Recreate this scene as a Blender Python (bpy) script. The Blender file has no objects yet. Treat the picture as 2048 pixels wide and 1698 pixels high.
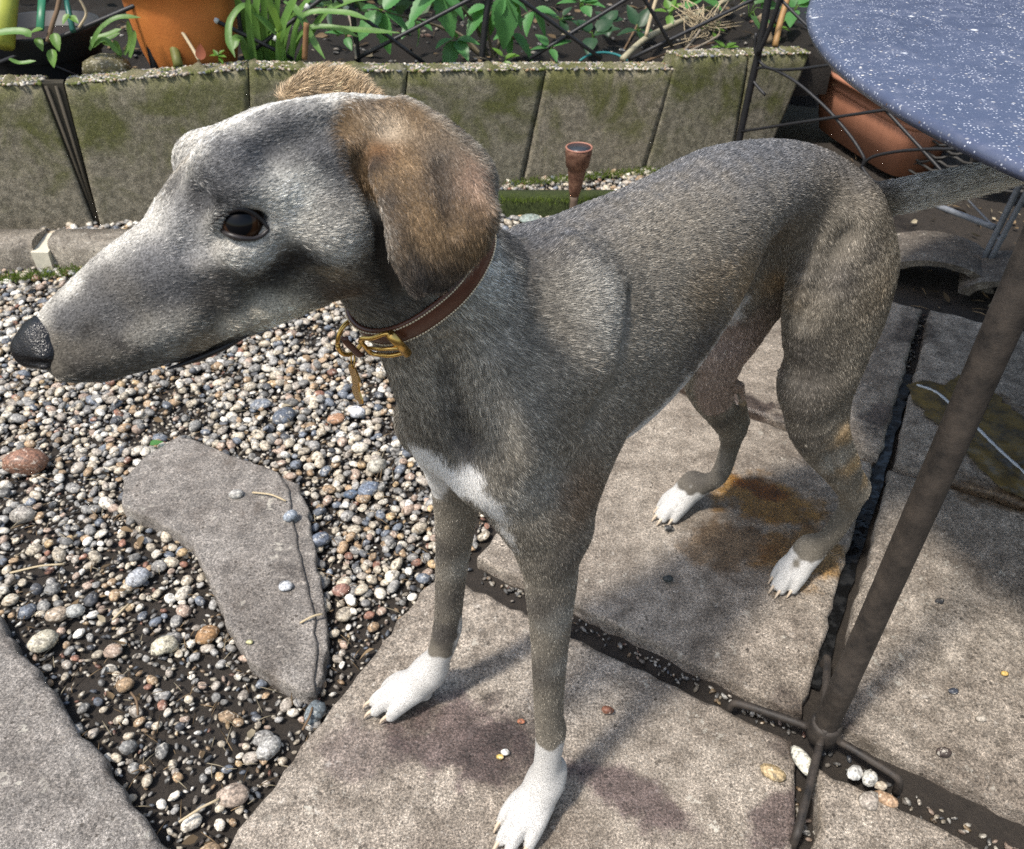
import bpy, bmesh, math, random
import numpy as np
from mathutils import Vector, Matrix
random.seed(7)
RNG = np.random.default_rng(11)
SC = bpy.context.scene
COL = SC.collection
# ------------------------------------------------------------------ camera, sky, sun, exposure
PITCH = math.radians(39.3)
FPX = 1650.0                       # focal length in pixels of the 2048 px wide photograph
CAMZ = 1.0
cam_d = bpy.data.cameras.new('camera')
cam = bpy.data.objects.new('camera', cam_d); COL.objects.link(cam)
cam.location = (0, 0, CAMZ)
cam.rotation_euler = (math.radians(90) - PITCH, 0, 0)
cam_d.sensor_width = 36.0
cam_d.lens = 36.0 * FPX / 2048.0
cam_d.clip_start = 0.02; cam_d.clip_end = 400
cam_d.dof.use_dof = True; cam_d.dof.focus_distance = 0.75; cam_d.dof.aperture_fstop = 16.0
SC.camera = cam
SUN_EL, SUN_AZ = math.radians(64), math.radians(-128)     # azimuth measured from +Y towards +X
wd = bpy.data.worlds.new('World'); SC.world = wd; wd.use_nodes = True
nt = wd.node_tree
sky = nt.nodes.new('ShaderNodeTexSky'); sky.sky_type = 'NISHITA'; sky.sun_disc = False
sky.sun_elevation = SUN_EL; sky.sun_rotation = SUN_AZ
sky.air_density = 1.6; sky.dust_density = 3.0; sky.ozone_density = 1.0
bg = nt.nodes['Background']; bg.inputs['Strength'].default_value = 0.13
nt.links.new(sky.outputs[0], bg.inputs['Color'])
sun_d = bpy.data.lights.new('sun', 'SUN'); sun_d.energy = 3.0; sun_d.angle = math.radians(5); sun_d.color = (1.0, 0.95, 0.87)
sun = bpy.data.objects.new('sun', sun_d); COL.objects.link(sun)
sdir = Vector((math.sin(SUN_AZ) * math.cos(SUN_EL), math.cos(SUN_AZ) * math.cos(SUN_EL), math.sin(SUN_EL)))
sun.rotation_euler = sdir.to_track_quat('Z', 'Y').to_euler()
SC.view_settings.view_transform = 'Standard'; SC.view_settings.look = 'None'
SC.view_settings.gamma = 1.0; SC.view_settings.use_curve_mapping = False
SC.view_settings.exposure = 0.74
SC.cycles.use_denoising = False
SC.cycles.max_bounces = 8; SC.cycles.diffuse_bounces = 3; SC.cycles.glossy_bounces = 3
SC.cycles.transparent_max_bounces = 8; SC.cycles.sample_clamp_indirect = 3.0
# ------------------------------------------------------------------ measuring helpers
CP, SP = math.cos(PITCH), math.sin(PITCH)
def ray(px, py):
    u = (px - 1024.0) / FPX; v = (py - 849.0) / FPX
    return np.array([u, CP - v * SP, -SP - v * CP])
EYE0 = np.array([0, 0, CAMZ])
def at_depth(px, py, d): return EYE0 + ray(px, py) * d
def at_z(px, py, z=0.0):
    r = ray(px, py); return EYE0 + r * ((z - CAMZ) / r[2])
def at_y(px, py, y):
    r = ray(px, py); return EYE0 + r * (y / r[1])
def at_plane(px, py, p0, n):
    r = ray(px, py); n = np.asarray(n, float)
    return EYE0 + r * (np.dot(np.asarray(p0) - EYE0, n) / np.dot(r, n))
def lin(c):                        # sRGB 0-255 -> linear
    c = np.asarray(c, float) / 255.0
    return np.where(c <= .04045, c / 12.92, ((c + .055) / 1.055) ** 2.4)
# ------------------------------------------------------------------ scene-graph helpers
def tag(o, label=None, cat=None, group=None, kind=None):
    if label: o['label'] = label
    if cat: o['category'] = cat
    if group: o['group'] = group
    if kind: o['kind'] = kind
    return o
def empty(name, loc=(0, 0, 0), label=None, cat=None, group=None, kind=None):
    o = bpy.data.objects.new(name, None); COL.objects.link(o); o.location = loc
    o.empty_display_size = 0.05
    return tag(o, label, cat, group, kind)
def link(name, me, mats=None, parent=None, loc=None):
    o = bpy.data.objects.new(name, me); COL.objects.link(o)
    for m in (mats if isinstance(mats, (list, tuple)) else [mats] if mats else []):
        me.materials.append(m)
    if loc is not None: o.location = loc
    if parent is not None:
        o.parent = parent
        pl = Vector((0, 0, 0)); q = parent
        while q is not None: pl += q.location; q = q.parent
        if loc is None: o.location = -pl           # geometry given in world coordinates
    return o
def mesh_np(name, V, F, smooth=False, attrs=None):
    me = bpy.data.meshes.new(name)
    V = np.asarray(V, np.float32); me.vertices.add(len(V)); me.vertices.foreach_set('co', V.ravel())
    if isinstance(F, np.ndarray):
        n, k = F.shape
        me.loops.add(n * k); me.loops.foreach_set('vertex_index', F.astype(np.int32).ravel())
        me.polygons.add(n)
        me.polygons.foreach_set('loop_start', np.arange(0, n * k, k, dtype=np.int32))
        try: me.polygons.foreach_set('loop_total', np.full(n, k, np.int32))
        except Exception: pass
        me.update(calc_edges=True)
    else:
        me = bpy.data.meshes.new(name); me.from_pydata([tuple(map(float, v)) for v in V], [], [tuple(map(int, f)) for f in F]); me.update()
    if attrs:
        for an, (dom, arr) in attrs.items():
            arr = np.asarray(arr, np.float32)
            if arr.ndim == 2:
                if arr.shape[1] == 3: arr = np.c_[arr, np.ones(len(arr), np.float32)]
                a = me.attributes.new(an, 'FLOAT_COLOR', dom); a.data.foreach_set('color', arr.astype(np.float32).ravel())
            else:
                a = me.attributes.new(an, 'FLOAT', dom); a.data.foreach_set('value', arr)
    if smooth: me.polygons.foreach_set('use_smooth', np.ones(len(me.polygons), bool))
    me.validate(); me.update()
    return me
def bm_mesh(name, bm, smooth=False):
    me = bpy.data.meshes.new(name); bmesh.ops.recalc_face_normals(bm, faces=bm.faces[:]); bm.to_mesh(me); bm.free()
    if smooth: me.polygons.foreach_set('use_smooth', np.ones(len(me.polygons), bool))
    return me
def catmull(P, m):
    P = np.asarray(P, float); n = len(P)
    if n < 3:
        t = np.linspace(0, 1, m * (n - 1) + 1)[:, None]; return P[0] * (1 - t) + P[-1] * t
    Q = np.vstack([2 * P[0] - P[1], P, 2 * P[-1] - P[-2]]); out = []
    for i in range(n - 1):
        p0, p1, p2, p3 = Q[i:i + 4]
        for t in np.linspace(0, 1, m, endpoint=False):
            out.append(.5 * ((2 * p1) + (-p0 + p2) * t + (2 * p0 - 5 * p1 + 4 * p2 - p3) * t * t + (-p0 + 3 * p1 - 3 * p2 + p3) * t ** 3))
    out.append(P[-1]); return np.array(out)
def tube_np(P, r, seg=8, caps=True, flat=1.0):
    """A round rod along the points P; r a number or one per point."""
    P = np.asarray(P, float); n = len(P); r = np.broadcast_to(np.asarray(r, float), (n,))
    T = np.gradient(P, axis=0); T /= np.linalg.norm(T, axis=1)[:, None] + 1e-12
    ref = np.array([0, 0, 1.0]) if abs(T[0][2]) < .9 else np.array([1.0, 0, 0])
    u = np.cross(T[0], ref); u /= np.linalg.norm(u); V = []
    a = np.linspace(0, 2 * math.pi, seg, endpoint=False)
    for i in range(n):
        u = u - T[i] * np.dot(u, T[i]); u /= np.linalg.norm(u) + 1e-12
        w = np.cross(T[i], u)
        V.append(P[i] + r[i] * (np.cos(a)[:, None] * u + flat * np.sin(a)[:, None] * w))
    V = np.vstack(V); F = []
    for i in range(n - 1):
        for j in range(seg):
            k = (j + 1) % seg
            F.append((i * seg + j, i * seg + k, (i + 1) * seg + k, (i + 1) * seg + j))
    if caps: F.append(tuple(range(seg - 1, -1, -1))); F.append(tuple((n - 1) * seg + j for j in range(seg)))
    return V, F
def tube(name, P, r, mat, parent=None, seg=8, flat=1.0):
    V, F = tube_np(P, r, seg, flat=flat)
    return link(name, mesh_np(name, V, F, smooth=True), mat, parent)
def lathe_np(prof, seg=32):
    prof = np.asarray(prof, float); a = np.linspace(0, 2 * math.pi, seg, endpoint=False); V = []; F = []
    for r, z in prof: V.append(np.c_[r * np.cos(a), r * np.sin(a), np.full(seg, z)])
    n = len(prof)
    for i in range(n - 1):
        for j in range(seg):
            k = (j + 1) % seg; F.append((i * seg + j, i * seg + k, (i + 1) * seg + k, (i + 1) * seg + j))
    F.append(tuple(range(seg - 1, -1, -1))); F.append(tuple((n - 1) * seg + j for j in range(seg)))
    return np.vstack(V), F
# ------------------------------------------------------------------ material helpers
class NB:
    """A small builder for node materials."""
    def __init__(s, name):
        s.m = bpy.data.materials.new(name); s.m.use_nodes = True; s.t = s.m.node_tree
        s.b = s.t.nodes['Principled BSDF']; s.b.inputs['Specular IOR Level'].default_value = .35
    def n(s, typ, **kw):
        x = s.t.nodes.new(typ)
        for k, v in kw.items():
            if hasattr(x, k): setattr(x, k, v)
        return x
    def L(s, a, b): s.t.links.new(a, b)
    def co(s, kind='Object'): return s.n('ShaderNodeTexCoord').outputs[kind]
    def noise(s, scale, detail=4, rough=.55, co=None, dist=0.0):
        x = s.n('ShaderNodeTexNoise'); x.inputs['Scale'].default_value = scale; x.inputs['Detail'].default_value = detail
        x.inputs['Roughness'].default_value = rough; x.inputs['Distortion'].default_value = dist
        s.L(co if co is not None else s.co(), x.inputs['Vector']); return x.outputs[0]
    def vor(s, scale, co=None, feature='F1', out='Distance'):
        x = s.n('ShaderNodeTexVoronoi'); x.feature = feature; x.inputs['Scale'].default_value = scale
        s.L(co if co is not None else s.co(), x.inputs['Vector']); return x.outputs[out]
    def ramp(s, fac, stops):
        x = s.n('ShaderNodeValToRGB'); e = x.color_ramp.elements
        while len(e) < len(stops): e.new(.5)
        for i, (p, c) in enumerate(stops):
            e[i].position = p; c = (c, c, c) if isinstance(c, (int, float)) else c; e[i].color = (*c[:3], 1)
        s.L(fac, x.inputs[0]); return x.outputs[0]
    def mix(s, fac, a, b, mode='MIX'):
        x = s.n('ShaderNodeMix'); x.data_type = 'RGBA'; x.blend_type = mode
        for v, i in ((fac, 0), (a, 6), (b, 7)):
            if isinstance(v, (int, float)): x.inputs[i].default_value = v if i == 0 else (v, v, v, 1)
            elif isinstance(v, (tuple, list, np.ndarray)): x.inputs[i].default_value = (*[float(q) for q in v[:3]], 1)
            else: s.L(v, x.inputs[i])
        return x.outputs[2]
    def math(s, op, a, b=0.0, clamp=False):
        x = s.n('ShaderNodeMath'); x.operation = op; x.use_clamp = clamp
        for v, i in ((a, 0), (b, 1)):
            if isinstance(v, (int, float)): x.inputs[i].default_value = v
            else: s.L(v, x.inputs[i])
        return x.outputs[0]
    def attr(s, name, out='Color'):
        x = s.n('ShaderNodeAttribute'); x.attribute_name = name; return x.outputs[out]
    def set(s, **kw):
        for k, v in kw.items():
            i = s.b.inputs[{'col': 'Base Color', 'rough': 'Roughness', 'metal': 'Metallic', 'spec': 'Specular IOR Level', 'coat': 'Coat Weight', 'coatr': 'Coat Roughness', 'sss': 'Subsurface Weight', 'trans': 'Transmission Weight', 'sheen': 'Sheen Weight', 'ior': 'IOR'}[k]]
            if isinstance(v, (int, float)): i.default_value = v
            elif isinstance(v, (tuple, list, np.ndarray)): i.default_value = (*[float(q) for q in v[:3]], 1)
            else: s.L(v, i)
        return s
    def bump(s, h, strength=.5, dist=.002):
        x = s.n('ShaderNodeBump'); x.inputs['Strength'].default_value = strength; x.inputs['Distance'].default_value = dist
        s.L(h, x.inputs['Height']); s.L(x.outputs[0], s.b.inputs['Normal']); return s
def plain(name, col, rough=.6, metal=0.0, nscale=60, var=.25, bump=.15, bdist=.001):
    b = NB(name); n = b.noise(nscale, 5, .6); c = np.asarray(col, float)
    b.set(col=b.mix(n, c * (1 - var), np.minimum(c * (1 + var), 1)), rough=rough, metal=metal)
    if bump: b.bump(b.noise(nscale * 4, 4, .6), bump, bdist)
    return b.m
# ================================================================== THE SETTING
def gpos(b): return b.n('ShaderNodeNewGeometry').outputs['Position']
def blob(b, c, r, seed=0.0, soft=.25, nsc=14, amp=.55, ang=0.0, asp=1.0):
    """0..1 mask of an irregular patch lying at c on the ground."""
    mp = b.n('ShaderNodeMapping'); mp.vector_type = 'TEXTURE'; b.L(gpos(b), mp.inputs['Vector'])
    mp.inputs['Location'].default_value = (c[0], c[1], 0); mp.inputs['Rotation'].default_value = (0, 0, ang); mp.inputs['Scale'].default_value = (r, r / asp, 50.0)
    ln = b.n('ShaderNodeVectorMath'); ln.operation = 'LENGTH'; b.L(mp.outputs[0], ln.inputs[0])
    mo = b.n('ShaderNodeVectorMath'); mo.operation = 'ADD'; b.L(gpos(b), mo.inputs[0]); mo.inputs[1].default_value = (seed * 3.1, seed, 0)
    d = b.math('ADD', ln.outputs['Value'], b.math('MULTIPLY', b.math('SUBTRACT', b.noise(nsc, 5, .6, mo.outputs[0]), .5), amp * 2))
    x = b.n('ShaderNodeMapRange'); x.interpolation_type = 'SMOOTHSTEP'; b.L(d, x.inputs[0]); x.inputs[1].default_value = 1.0; x.inputs[2].default_value = 1.0 - soft; x.inputs[3].default_value = 0; x.inputs[4].default_value = 1
    return x.outputs[0]
def soilmat(name, a=(.012, .010, .009), c=(.085, .068, .052)):
    b = NB(name); co = gpos(b); n = b.noise(38, 6, .65, co); f = b.noise(240, 4, .7, co)
    b.set(col=b.mix(b.math('MULTIPLY', n, f), a, c), rough=.85); b.bump(b.math('ADD', b.noise(130, 6, .7, co), b.math('MULTIPLY', b.noise(600, 3, .6, co), .5)), .9, .006); return b.m
M_SOIL = soilmat('soil')
def concrete(name, a, c, stains=True):
    b = NB(name); co = gpos(b); rnd = b.n('ShaderNodeObjectInfo').outputs['Random']
    big = b.noise(5, 4, .6, co, 1.2); mid = b.noise(34, 6, .68, co); fine = b.noise(330, 4, .72, co); grit = b.noise(900, 2, .6, co)
    col = b.mix(b.ramp(mid, [(.34, .02), (.66, .98)]), a, c)
    col = b.mix(b.ramp(big, [(.38, 0), (.66, .55)]), col, np.array(a) * (.62, .58, .55))
    col = b.mix(.9, col, b.ramp(fine, [(.37, .30), (.47, .85), (.54, 1.05), (.63, 1.9)]), 'MULTIPLY')
    col = b.mix(.8, col, b.ramp(grit, [(.36, .40), (.62, 1.7)]), 'MULTIPLY')
    col = b.mix(b.ramp(b.vor(120, co), [(.14, .9), (.20, 0)]), col, b.mix(b.noise(60, 2, .5, co), (.012, .010, .009), (.50, .46, .40)))
    col = b.mix(b.ramp(b.noise(13, 5, .75, co), [(.58, 0), (.70, .5)]), col, (.075, .056, .040)); col = b.mix(b.ramp(b.noise(75, 4, .8, co), [(.60, 0), (.67, .7)]), col, (.030, .024, .018)); col = b.mix(b.ramp(b.noise(70, 4, .8, (lambda m: m)(co)), [(.30, .65), (.38, 0)]), col, (.62, .58, .52))
    pit = b.math('MULTIPLY', b.ramp(b.vor(62, co), [(.13, 1), (.19, 0)]), b.ramp(b.noise(17, 3, .6, co), [(.48, 0), (.56, 1)])); col = b.mix(b.math('MULTIPLY', pit, .75), col, (.035, .028, .021)); lich = b.math('MULTIPLY', b.ramp(b.noise(42, 5, .72, co), [(.60, 0), (.645, 1)]), b.ramp(b.noise(6.5, 2, .5, co), [(.50, 0), (.60, 1)])); col = b.mix(b.math('MULTIPLY', lich, .6), col, (.56, .54, .47)); col = b.mix(b.ramp(b.noise(8.5, 6, .75, co, 2.0), [(.50, 0), (.64, .55)]), col, b.mix(1.0, col, (.50, .47, .45), 'MULTIPLY')); col = b.mix(b.ramp(b.noise(3.2, 3, .6, co), [(.42, 0), (.62, .45)]), col, b.mix(1.0, col, (.62, .58, .56), 'MULTIPLY')); col = b.mix(.20, col, b.ramp(rnd, [(0, (.75, .68, .62)), (1, (1.25, 1.15, 1.05))]), 'MULTIPLY')
    rough = b.ramp(mid, [(.3, .62), (.8, .85)])
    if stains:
        for c_, r, sd, ang, asp, tint, amt, rg in STAINS_AND_PATCHES:
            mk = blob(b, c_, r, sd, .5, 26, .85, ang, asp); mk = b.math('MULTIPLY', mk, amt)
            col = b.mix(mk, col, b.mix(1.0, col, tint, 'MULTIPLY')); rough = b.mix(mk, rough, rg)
    b.set(col=col, rough=rough, spec=.4)
    h = b.math('ADD', b.math('MULTIPLY', mid, .8), b.math('ADD', b.math('MULTIPLY', fine, .55), b.math('MULTIPLY', b.ramp(b.vor(95, co), [(.0, 0), (.22, 1)]), .35)))
    b.bump(h, .75, .0035); return b.m
def gp(x, y): q = at_z(x, y); return (float(q[0]), float(q[1]))
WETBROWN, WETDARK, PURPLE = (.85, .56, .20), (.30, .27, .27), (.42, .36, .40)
STAINS_AND_PATCHES = [(gp(1530, 1000), .125, 1, -.4, 1.7, WETBROWN, 1.0, .22), (gp(1600, 1110), .10, 2, .5, 1.3, WETBROWN, .85, .3), (gp(1460, 1090), .10, 3, .1, 1.5, (.62, .46, .28), .8, .5), (gp(1520, 975), .06, 21, -.5, 2.0, (.60, .36, .10), .9, .15),
          (gp(930, 1480), .13, 4, -.35, 1.8, PURPLE, .95, .5), (gp(1010, 1500), .08, 5, -.2, 1.4, WETDARK, .7, .45), (gp(1260, 1590), .11, 6, -.6, 3.2, PURPLE, .95, .5), (gp(720, 1500), .07, 7, 0, 1.2, PURPLE, .6, .5), (gp(985, 1395), .020, 15, .5, 1.5, WETDARK, .7, .5),  # front-paw patches: darker, purplish tint over the concrete
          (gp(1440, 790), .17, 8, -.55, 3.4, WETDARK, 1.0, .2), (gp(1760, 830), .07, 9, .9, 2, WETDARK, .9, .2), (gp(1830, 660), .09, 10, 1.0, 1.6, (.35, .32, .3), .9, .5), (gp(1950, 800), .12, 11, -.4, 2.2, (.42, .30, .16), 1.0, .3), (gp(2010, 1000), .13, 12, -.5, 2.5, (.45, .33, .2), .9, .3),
          (gp(1610, 1460), .07, 13, 0, 1, WETDARK, .8, .6), (gp(1560, 1640), .07, 14, .8, 2.0, PURPLE, .9, .5), (gp(1180, 1260), .10, 17, -.5, 2.5, (.6, .55, .5), .7, .6)]
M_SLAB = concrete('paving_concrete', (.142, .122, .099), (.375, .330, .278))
M_FLAG = concrete('riven_stone', (.135, .126, .116), (.285, .265, .242), False)
def rough_poly(poly, step=.02, jit=.0016, seed=0):
    r = np.random.default_rng(seed); out = []; n = len(poly)
    for i in range(n):
        a, b = np.array(poly[i], float), np.array(poly[(i + 1) % n], float); m = max(1, int(np.linalg.norm(b - a) / step))
        for k in range(m): out.append(a + (b - a) * k / m + r.normal(size=2) * jit)
    return np.array(out)
def slab_mesh(name, poly, top, bot, step=.02, jit=.0016, bev=.005, seed=0, tilt=(0, 0), bumpz=0.0):
    """A cast or riven slab: ragged outline, rounded arris, slightly uneven top."""
    P = rough_poly(poly, step, jit, seed); r = np.random.default_rng(seed + 99); c = P.mean(0); n = len(P)
    nx = np.roll(P, -1, 0) - np.roll(P, 1, 0); nn = np.c_[-nx[:, 1], nx[:, 0]]; nn /= np.linalg.norm(nn, axis=1)[:, None] + 1e-9
    area = np.sum(P[:, 0] * np.roll(P[:, 1], -1) - np.roll(P[:, 0], -1) * P[:, 1]); nn = nn if area > 0 else -nn
    zt = lambda Q: top + (Q - c) @ np.array(tilt)
    bv = bev * (.6 + r.random(n))[:, None]
    rings = [np.c_[P, np.full(n, bot)], np.c_[P, zt(P) - bev * (1.0 + .5 * r.random(n))], np.c_[P + nn * bv * .4, zt(P) - bev * .35], np.c_[P + nn * bv * 1.3, zt(P)]]
    inner = P + nn * bv * 1.3; V = np.vstack(rings); F = []
    for i in range(3):
        for j in range(n): F.append((i * n + j, i * n + (j + 1) % n, (i + 1) * n + (j + 1) % n, (i + 1) * n + j))
    F.append(tuple(3 * n + j for j in range(n)))
    me = mesh_np(name, V, F); me.polygons.foreach_set('use_smooth', np.r_[np.ones(len(me.polygons) - 1, bool), False]); return me
ground = link('ground', mesh_np('ground', [(-60, -40, -.045), (60, -40, -.045), (60, 90, -.045), (-60, 90, -.045)], np.array([[0, 1, 2, 3]])), M_SOIL); tag(ground, kind='structure')
# a lumpy soil surface under the gravel and in the joints
def soil_sheet(name, x0, x1, y0, y1, z, amp, step=.012, zf=None):
    X, Y = np.meshgrid(np.arange(x0, x1, step), np.arange(y0, y1, step)); r = np.random.default_rng(5)
    Z = z + amp * (np.sin(X * 41 + 1.2 * np.sin(Y * 33)) * np.sin(Y * 37 + 1.5 * np.sin(X * 29)) * .5 + r.normal(size=X.shape) * .35)
    if zf is not None: Z = Z + zf(X, Y)
    ny, nx = X.shape; i = np.arange((ny - 1) * (nx - 1)); a = (i // (nx - 1)) * nx + i % (nx - 1); F = np.stack([a, a + 1, a + nx + 1, a + nx], 1)
    return link(name, mesh_np(name, np.c_[X.ravel(), Y.ravel(), Z.ravel()], F, True), M_SOIL)
tag(soil_sheet('soil', -1.9, 1.9, -.3, 2.75, -.026, .0035), kind='structure')
patio = empty('patio', (.4, .6, 0), kind='structure')
SLABS = {'A': [(.368, .570), (-.108, .857), (-.130, .840), (-.35, .42), (-.57, .0), (.06, -.10), (.346, .468)], 'B': [(.390, .609), (.655, 1.116), (.24, 1.395), (-.058, .887)],
         'E': [(.672, 1.130), (.945, 1.64), (.53, 1.92), (.255, 1.412)], 'D': [(.692, 1.110), (.968, 1.645), (1.5, 1.37), (1.22, .83)],
         'C': [(.420, .602), (.680, 1.094), (1.205, .815), (.95, .28)], 'F': [(.388, .536), (.93, .205), (.65, -.3), (.12, .02), (.366, .455)]}
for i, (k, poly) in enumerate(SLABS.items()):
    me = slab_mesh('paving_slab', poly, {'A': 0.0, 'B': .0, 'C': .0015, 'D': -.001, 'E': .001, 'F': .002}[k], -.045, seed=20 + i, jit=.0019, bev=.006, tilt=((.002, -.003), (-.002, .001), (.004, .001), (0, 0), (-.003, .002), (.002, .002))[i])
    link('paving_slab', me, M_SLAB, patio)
STEP = [(-.682, 1.060), (-.668, 1.118), (-.622, 1.178), (-.590, 1.168), (-.493, 1.115), (-.412, 1.078), (-.386, 1.035), (-.352, .930), (-.300, .790), (-.276, .700), (-.270, .640), (-.288, .636), (-.372, .688), (-.420, .752), (-.470, .838), (-.512, .902), (-.545, .932), (-.610, .968), (-.662, .995)]
STEPO = tag(link('stepping_stone', slab_mesh('stepping_stone', STEP, .010, -.04, .016, .0014, .0035, 71), M_FLAG), 'irregular curved grey stepping stone set in the gravel', 'stepping stone')
FLAG = [(-.80, .80), (-.762, .768), (-.706, .711), (-.64, .655), (-.579, .593), (-.52, .545), (-.47, .493), (-.402, .434), (-.34, .36), (-.40, .15), (-.9, .2), (-1.1, .6)]
tag(link('flagstone', slab_mesh('flagstone', FLAG, .008, -.045, .016, .0024, .008, 72), M_FLAG), 'large grey riven flagstone edge in the near corner beside the gravel', 'flagstone')
LEDGE = [(-.42, 1.080), (-.375, 1.058), (-.345, .990), (-.322, .915), (-.296, .83), (-.268, .74), (-.262, .67), (-.272, .645), (-.30, .70), (-.37, .95)]
link('chipped_ledge', slab_mesh('chipped_ledge', LEDGE, .003, -.04, .014, .0016, .003, 73), M_FLAG, STEPO)
# water standing in the joint and the puddle on the far slab
bW = NB('dirty_water'); bW.set(col=bW.mix(bW.ramp(bW.noise(24, 5, .65, gpos(bW)), [(.35, 0), (.62, 1)]), (.030, .020, .006), (.13, .085, .016)), rough=bW.ramp(bW.noise(40, 4, .6, gpos(bW)), [(.4, .14), (.6, .5)]), spec=.4); bW.bump(bW.noise(60, 3, .5, gpos(bW)), .12, .002)
bK = NB('black_water'); bK.set(col=(.006, .006, .006), rough=bK.ramp(bK.noise(50, 4, .6, gpos(bK)), [(.42, .08), (.6, .6)]), spec=.5); bK.bump(bK.noise(80, 3, .5, gpos(bK)), .3, .003)
def strip(name, C, w, z, mat, seed):
    C = catmull(C, 8); r = np.random.default_rng(seed); T = np.gradient(C, axis=0); T /= np.linalg.norm(T, axis=1)[:, None]; Nn = np.c_[-T[:, 1], T[:, 0]]
    ww = w * (.75 + .5 * r.random(len(C)))[:, None]; V = np.vstack([np.c_[C + Nn * ww, np.full(len(C), z)], np.c_[C - Nn * ww, np.full(len(C), z)]]); n = len(C)
    return link(name, mesh_np(name, V, np.array([(i, i + 1, n + i + 1, n + i) for i in range(n - 1)])), mat)
tag(strip('wet_joint', [(.42, .66), (.53, .86), (.667, 1.11), (.78, 1.315), (.83, 1.41)], .012, -.0155, bK.m, 3), kind='structure')
pud = [gp(*q) for q in ((1815, 770), (1850, 764), (1890, 775), (1920, 750), (1990, 790), (2060, 850), (2130, 930), (2150, 1020), (2140, 1090), (2060, 1010), (1995, 975), (1940, 920), (1890, 870), (1850, 830), (1820, 800))]
pudP = rough_poly(pud, .012, .0035, 8); tag(link('puddle', mesh_np('puddle', np.c_[pudP, np.full(len(pudP), .0030)], [tuple(range(len(pudP)))]), bW.m), kind='structure')
glint = plain('glint', (.42, .44, .46), .25, nscale=200)  # pale specular glint along the puddle, modelled as a flattened tube
fp = catmull([(*gp(*q), .0035) for q in ((1832, 772), (1870, 786), (1905, 815), (1945, 850), (1990, 895), (2050, 950), (2100, 1000))], 6)
tag(tube('glint_line', fp, .0022 + .0022 * np.abs(np.sin(np.arange(len(fp)) * 1.3)), glint, None, 6, flat=.5), kind='structure')
# ------------------------------------------------------------------ pebbles
ico = bmesh.new(); bmesh.ops.create_icosphere(ico, subdivisions=2, radius=1); ico.verts.ensure_lookup_table()
IV = np.array([v.co[:] for v in ico.verts]); IF = np.array([[v.index for v in f.verts] for f in ico.faces]); ico.free()
ico = bmesh.new(); bmesh.ops.create_icosphere(ico, subdivisions=1, radius=1); ico.verts.ensure_lookup_table()
IV1 = np.array([v.co[:] for v in ico.verts]); IF1 = np.array([[v.index for v in f.verts] for f in ico.faces]); ico.free()
PAL = np.array([(.40, .345, .265), (.55, .50, .42), (.25, .24, .225), (.12, .135, .16), (.165, .16, .15), (.29, .20, .12), (.22, .11, .075), (.33, .245, .19), (.07, .073, .08), (.32, .28, .235), (.38, .27, .15), (.64, .61, .55)])
PALW = np.array([.19, .13, .16, .06, .14, .08, .025, .055, .05, .12, .02, .04]); PALW /= PALW.sum()
def inpoly(x, y, poly):
    P = np.asarray(poly); r = np.zeros(np.shape(x), bool)
    for (x0, y0), (x1, y1) in zip(P, np.roll(P, -1, 0)):
        c = ((y0 > y) != (y1 > y)); r ^= c & (x < (x1 - x0) * (y - y0) / (y1 - y0 + 1e-12) + x0)
    return r
def stone_shape(rs, ang, base=None):
    V = (IV if base is None else base).copy(); k = rs.integers(3, 8)
    for _ in range(k):                                # knock facets off the ball
        d = rs.normal(size=3); d /= np.linalg.norm(d); h = rs.uniform(.55, .9) if ang else rs.uniform(.68, .95); p = V @ d; V = np.where((p > h)[:, None], V - (p - h)[:, None] * d * (.85 if ang else .6), V)
    V += rs.normal(size=V.shape) * (.045 if ang else .026); return V
BM_ = NB('pebble'); tint = BM_.attr('tint'); co_ = gpos(BM_)
cl = BM_.mix(.8, tint, BM_.ramp(BM_.noise(260, 4, .65, co_), [(.36, .35), (.5, 1.0), (.64, 1.7)]), 'MULTIPLY'); cl = BM_.mix(BM_.ramp(BM_.noise(75, 4, .7, co_), [(.54, 0), (.62, .65)]), cl, (.05, .042, .035))
cl = BM_.mix(BM_.ramp(BM_.noise(130, 4, .7, co_), [(.57, 0), (.63, .6)]), cl, (.62, .58, .50))
BM_.set(col=cl, rough=BM_.ramp(BM_.noise(30, 2, .5, co_), [(.3, .38), (.7, .75)]), spec=.42); BM_.bump(BM_.noise(420, 4, .65, co_), .45, .0012); M_PEB = BM_.m
SHAPES = [stone_shape(np.random.default_rng(100 + i), i % 3 == 0) for i in range(40)]
def pebbles(items, base_shapes, faces, name):
    Vs, Fs, Cs = [], [], []; o = 0
    for (x, y, z, r, fl, col, ang, tl, sh) in items:
        S = base_shapes[sh]; V = S * np.array([r * 1.25, r * .95, r * fl]); c, s = math.cos(ang), math.sin(ang); ct, st = math.cos(tl), math.sin(tl)
        V = V @ np.array([[c, s, 0], [-s, c, 0], [0, 0, 1]]); V = V @ np.array([[ct, 0, st], [0, 1, 0], [-st, 0, ct]])
        Vs.append(V + (x, y, z)); Fs.append(faces + o); Cs.append(np.tile(col, (len(V), 1))); o += len(V)
    return mesh_np(name, np.vstack(Vs), np.vstack(Fs), True, {'tint': ('POINT', np.vstack(Cs))})
GRAVEL = [(-.126, .852), (-.36, .42), (-.45, .36), (-.9, .7), (-1.7, 1.3), (-1.7, 2.2), (-1.0, 2.22), (.0, 2.45), (.45, 2.55), (.62, 2.45), (.55, 1.93), (.20, 1.43), (-.07, .90)]
rs = np.random.default_rng(3)
cellsz = .02; gridd = {}
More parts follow.
